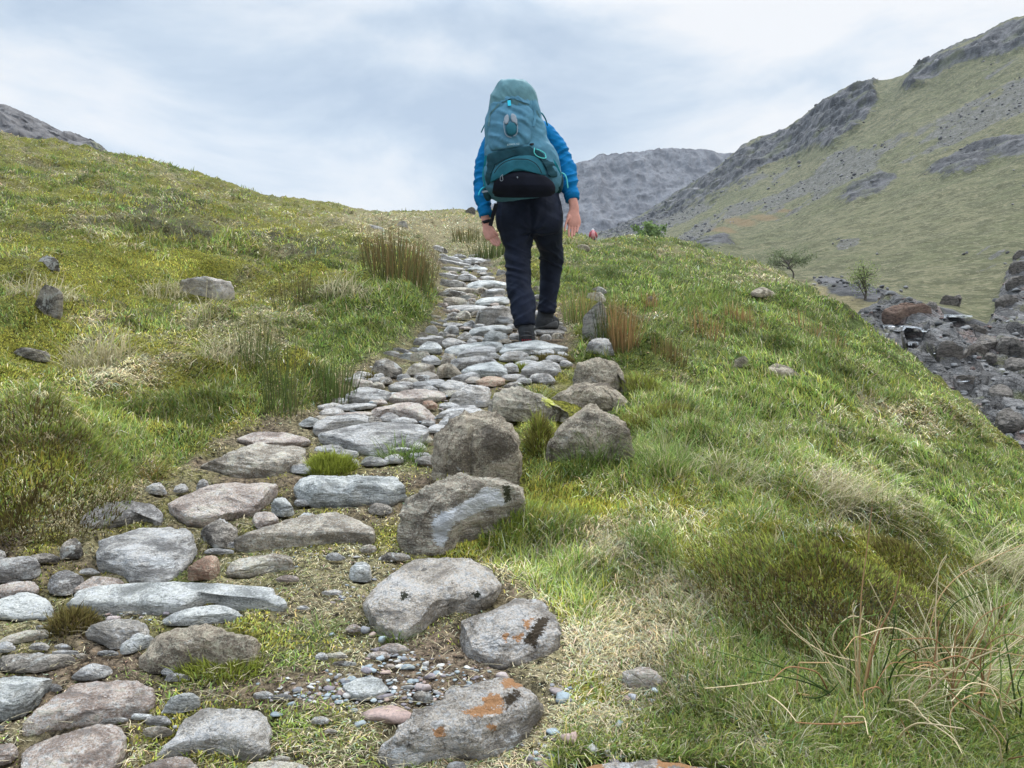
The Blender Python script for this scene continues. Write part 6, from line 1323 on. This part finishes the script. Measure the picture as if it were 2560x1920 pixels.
# small pale lettering at the foot of the front pocket
fc = bpy.data.curves.new('lettering', 'FONT'); fc.body = 'ATMOS AG'; fc.size = .0155; fc.extrude = .0006; fc.align_x = 'CENTER'
ft = bpy.data.objects.new('lettering', fc); COL.objects.link(ft); dg = bpy.context.evaluated_depsgraph_get(); me = bpy.data.meshes.new_from_object(ft.evaluated_get(dg)); bpy.data.objects.remove(ft)
lt = bpy.data.objects.new('lettering', me); me.materials.append(M_lgt); COL.objects.link(lt); lt.parent = fp
lp = bp(1109, 313.5, float(yfront(np.array(1109.), np.array(312.))) - .056); lt.location = lp - PK; lt.rotation_euler = (R(90), R(-6), 0)
# ------------------------------------------------------------------ trees, far walker, water, haze
M_bark = clothmat('bark', (.09,.075,.06), .9, 60, .5, .3)
def tree(name, label, px, py, hpx, cols, spread, nleaf, lean, lsz, bare=.35, nl=9, dens=1.0, d=None):
    g = hit(px, py, hbvh) if d is None else bp(px, py, d); d = g[1]; H = hpx / F * d; s = H
    t = empty(name, g); tag(t, label, 'tree', 'small trees by the stream')
    parts = []; tips = []
    top = np.array([lean * H, 0, H * .55])
    parts.append(tube(np.array([[0, 0, -.05 * H], [.03 * H, 0, H * .2], top * .8, top]), [.032 * s, .024 * s, .017 * s, .010 * s], 8))
    for i in range(nl):
        a = i / nl * 6.28 + rng.normal() * .4; f = rng.uniform(bare, .95); b0 = top * f
        e = b0 + np.array([math.cos(a) * spread * H * rng.uniform(.5, 1), math.sin(a) * spread * H * rng.uniform(.4, .9), H * rng.uniform(.12, .45) * (1.15 - .4 * f)])
        mid = (b0 + e) / 2 + np.array([0, 0, .05 * H]); parts.append(tube(np.array([b0, mid, e]), [.011 * s, .008 * s, .004 * s], 6)); tips += [e, mid * .4 + e * .6, e + rng.normal(0, .06 * H, 3)]
        for _ in range(3):
            e2 = e + rng.normal(0, .12 * H, 3); parts.append(tube(np.array([mid, (mid + e2) / 2 + rng.normal(0, .02 * H, 3), e2]), [.007 * s, .005 * s, .003 * s], 5)); tips.append(e2)
    V, Fc = join(parts); make('trunk', V, Fc, M_bark, t)
    tips = np.array(tips); k = rng.integers(0, len(tips), nleaf); c = tips[k] + rng.normal(0, .055 * H * dens, (nleaf, 3))
    nrm = rng.normal(size=(nleaf, 3)) + np.array([0, 0, .6]); nrm /= np.linalg.norm(nrm, axis=1, keepdims=True)
    u = np.cross(nrm, rng.normal(size=(nleaf, 3))); u /= np.linalg.norm(u, axis=1, keepdims=True); v = np.cross(nrm, u)
    L = lsz * H * rng.uniform(.6, 1.3, (nleaf, 1))
    Q = np.stack([c - u * L, c - v * L * .55, c + u * L, c + v * L * .55], 1).reshape(-1, 3)
    cl = np.array(cols)[rng.integers(0, len(cols), nleaf)] * rng.uniform(.7, 1.3, (nleaf, 1))
    make('crown', Q, np.arange(nleaf * 4).reshape(-1, 4), ML, t, False, {'Col': np.repeat(cl, 4, 0)})
tree('tree', 'small bright green tree beyond the crest of the bank', 1400, 548, 72, [(.16,.24,.075), (.20,.27,.09)], .34, 4200, .02, .045, .2, d=50)
tree('tree', 'dark spreading hawthorn leaning over the stream bank', 1712, 606, 72, [(.17,.205,.10), (.20,.23,.12), (.13,.16,.075)], .62, 3400, -.15, .022, .55, 14)
tree('tree', 'thin pale sapling standing in the stream bank', 1868, 648, 96, [(.22,.28,.09), (.26,.30,.12)], .26, 1300, .0, .019, .12, 16)
# the distant walker
def far_person():
    g = bp(1281, 541, 66.0); zd = drop(g[0], g[1]) ; g = np.array([g[0], g[1], zd if zd is not None else g[2]])
    H = 1.68
    def w(a): return np.array(a, float) + g
    parts = [tube([w((-.09, 0, .0)), w((-.1, .02, .45)), w((-.08, 0, .85))], [.06, .07, .10]), tube([w((.10, .05, .0)), w((.11, -.05, .45)), w((.08, 0, .85))], [.06, .07, .10]),
             tube([w((0, 0, .8)), w((0, .02, 1.1)), w((0, .06, 1.4))], [.17, .17, .18]), tube([w((-.2, .05, 1.36)), w((-.3, 0, 1.1)), w((-.27, .15, .9))], [.06, .05, .04]), tube([w((.2, .05, 1.36)), w((.32, 0, 1.1)), w((.34, .2, .95))], [.06, .05, .04]),
             tube([w((0, .07, 1.38)), w((0, .09, 1.5))], [.06, .06]), ball(w((0, .1, 1.58)), .085, .1, .115, 2)]
    for s in (-1, 1):
        for j in range(5): parts.append(tube([w((s * .3, .17 + .0 * j, .9)), w((s * .3 + (j - 2) * .022, .19, .84)), w((s * .3 + (j - 2) * .024, .2, .8 + .01 * abs(j - 2)))], [.012, .012, .01], 6))
    V, N_, Fc = union(parts, .014, 2)
    p = make('person', V - g, Fc, M_skin, loc=g); p['label'] = 'tiny distant walker in red and white beyond the crest on the right'; p['category'] = 'person'
    V, N_, Fc = union([tube([w((0, 0, .92)), w((0, .02, 1.15)), w((0, .06, 1.42))], [.21, .205, .21]), tube([w((-.2, .05, 1.38)), w((-.3, 0, 1.1)), w((-.275, .12, .94))], [.085, .075, .06]), tube([w((.2, .05, 1.38)), w((.32, 0, 1.1)), w((.335, .17, .98))], [.085, .075, .06])], .018, 2)
    make('jacket', V - g, Fc, clothmat('red_jacket', (.34,.06,.065), .8), p)
    V, N_, Fc = union([tube([w((-.09, 0, .04)), w((-.1, .02, .45)), w((-.08, 0, .9))], [.085, .095, .125]), tube([w((.10, .05, .04)), w((.11, -.05, .45)), w((.08, 0, .9))], [.085, .095, .125])], .018, 2)
    make('trousers', V - g, Fc, M_trs, p)
    V, N_, Fc = union([ball(w((0, .1, 1.63)), .11, .125, .10, 2), tube([w((-.12, .1, 1.6)), w((0, .02, 1.6)), w((.12, .1, 1.6))], .03)], .014, 2); make('hat', V - g, Fc, clothmat('white_hat', (.7,.7,.7), .8), p)
    V, N_, Fc = union([tube([w((0, -.24, .98)), w((0, -.26, 1.2)), w((0, -.2, 1.42))], [.15, .17, .13])], .018, 2)
    o = make('backpack', V - g, Fc, clothmat('pink_pack', (.55,.24,.25), .8), loc=g); o['label'] = 'pinkish backpack on the tiny distant walker'; o['category'] = 'backpack'
    V, Fc = tube([w((.36, .2, .98)), w((.5, .2, .0))], .012, 6); o = make('walking_pole', V - g, Fc, M_refl, loc=g); o['label'] = 'thin walking pole held by the tiny distant walker'; o['category'] = 'pole'
far_person()
# shallow water running over the slabs
mw, nt, b = material('stream_water', .15, .5)
nt.links.new(mixc(nt, rng_map(nt, noise(nt, scaled(nt, nd(nt, 'ShaderNodeTexCoord').outputs['Object'], (1, .4, 1)), 3.5, 6, .7), .42, .58), (.12,.14,.155), (.62,.65,.68)), b.inputs['Base Color']); bump(nt, b, noise(nt, nd(nt, 'ShaderNodeTexCoord').outputs['Object'], 5, 4, .6), .35, .05)  # pale base colour for white water, also standing in for sky reflection
VV, FF, nv = [], [], 0
for wp_ in WATER:
    P = smooth_poly(wp_, 40); c = P.mean(0); ok = []
    for s in (1e-3, .35, .7, 1.0):
        for p in c + (P - c) * s:
            h = hit(*p, hbvh); ok.append(h if h is not None else ok[-1])
    q = np.array(ok)
    q[:, 2] = np.poly1d(np.polyfit(q[:, 1], q[:, 2], 1))(q[:, 1]) + .10
    VV.append(q); FF.append(grid_faces(4, 40, True) + nv); nv += len(q)
tag(make('stream', np.concatenate(VV), np.concatenate(FF), mw), kind='structure')
# the air of the valley: one pale even box of haze
if HAZE:
    x0, x1, y0, y1, z0, z1 = -420, 420, -30, 560, -40, 175
    V = np.array([(x, y, z) for x in (x0, x1) for y in (y0, y1) for z in (z0, z1)], float)
    hz = make('haze', V, [(0,1,3,2),(4,6,7,5),(0,4,5,1),(2,3,7,6),(0,2,6,4),(1,5,7,3)], None, smooth=False)
    m = bpy.data.materials.new('haze_air'); m.use_nodes = True; nt = m.node_tree; nt.nodes.clear()
    vv = nd(nt, 'ShaderNodeVolumePrincipled', {'Color': (.80,.87,.97,1), 'Density': HAZE, 'Anisotropy': .2})
    o_ = nd(nt, 'ShaderNodeOutputMaterial'); nt.links.new(vv.outputs[0], o_.inputs['Volume'])
    hz.data.materials.append(m); tag(hz, kind='stuff')
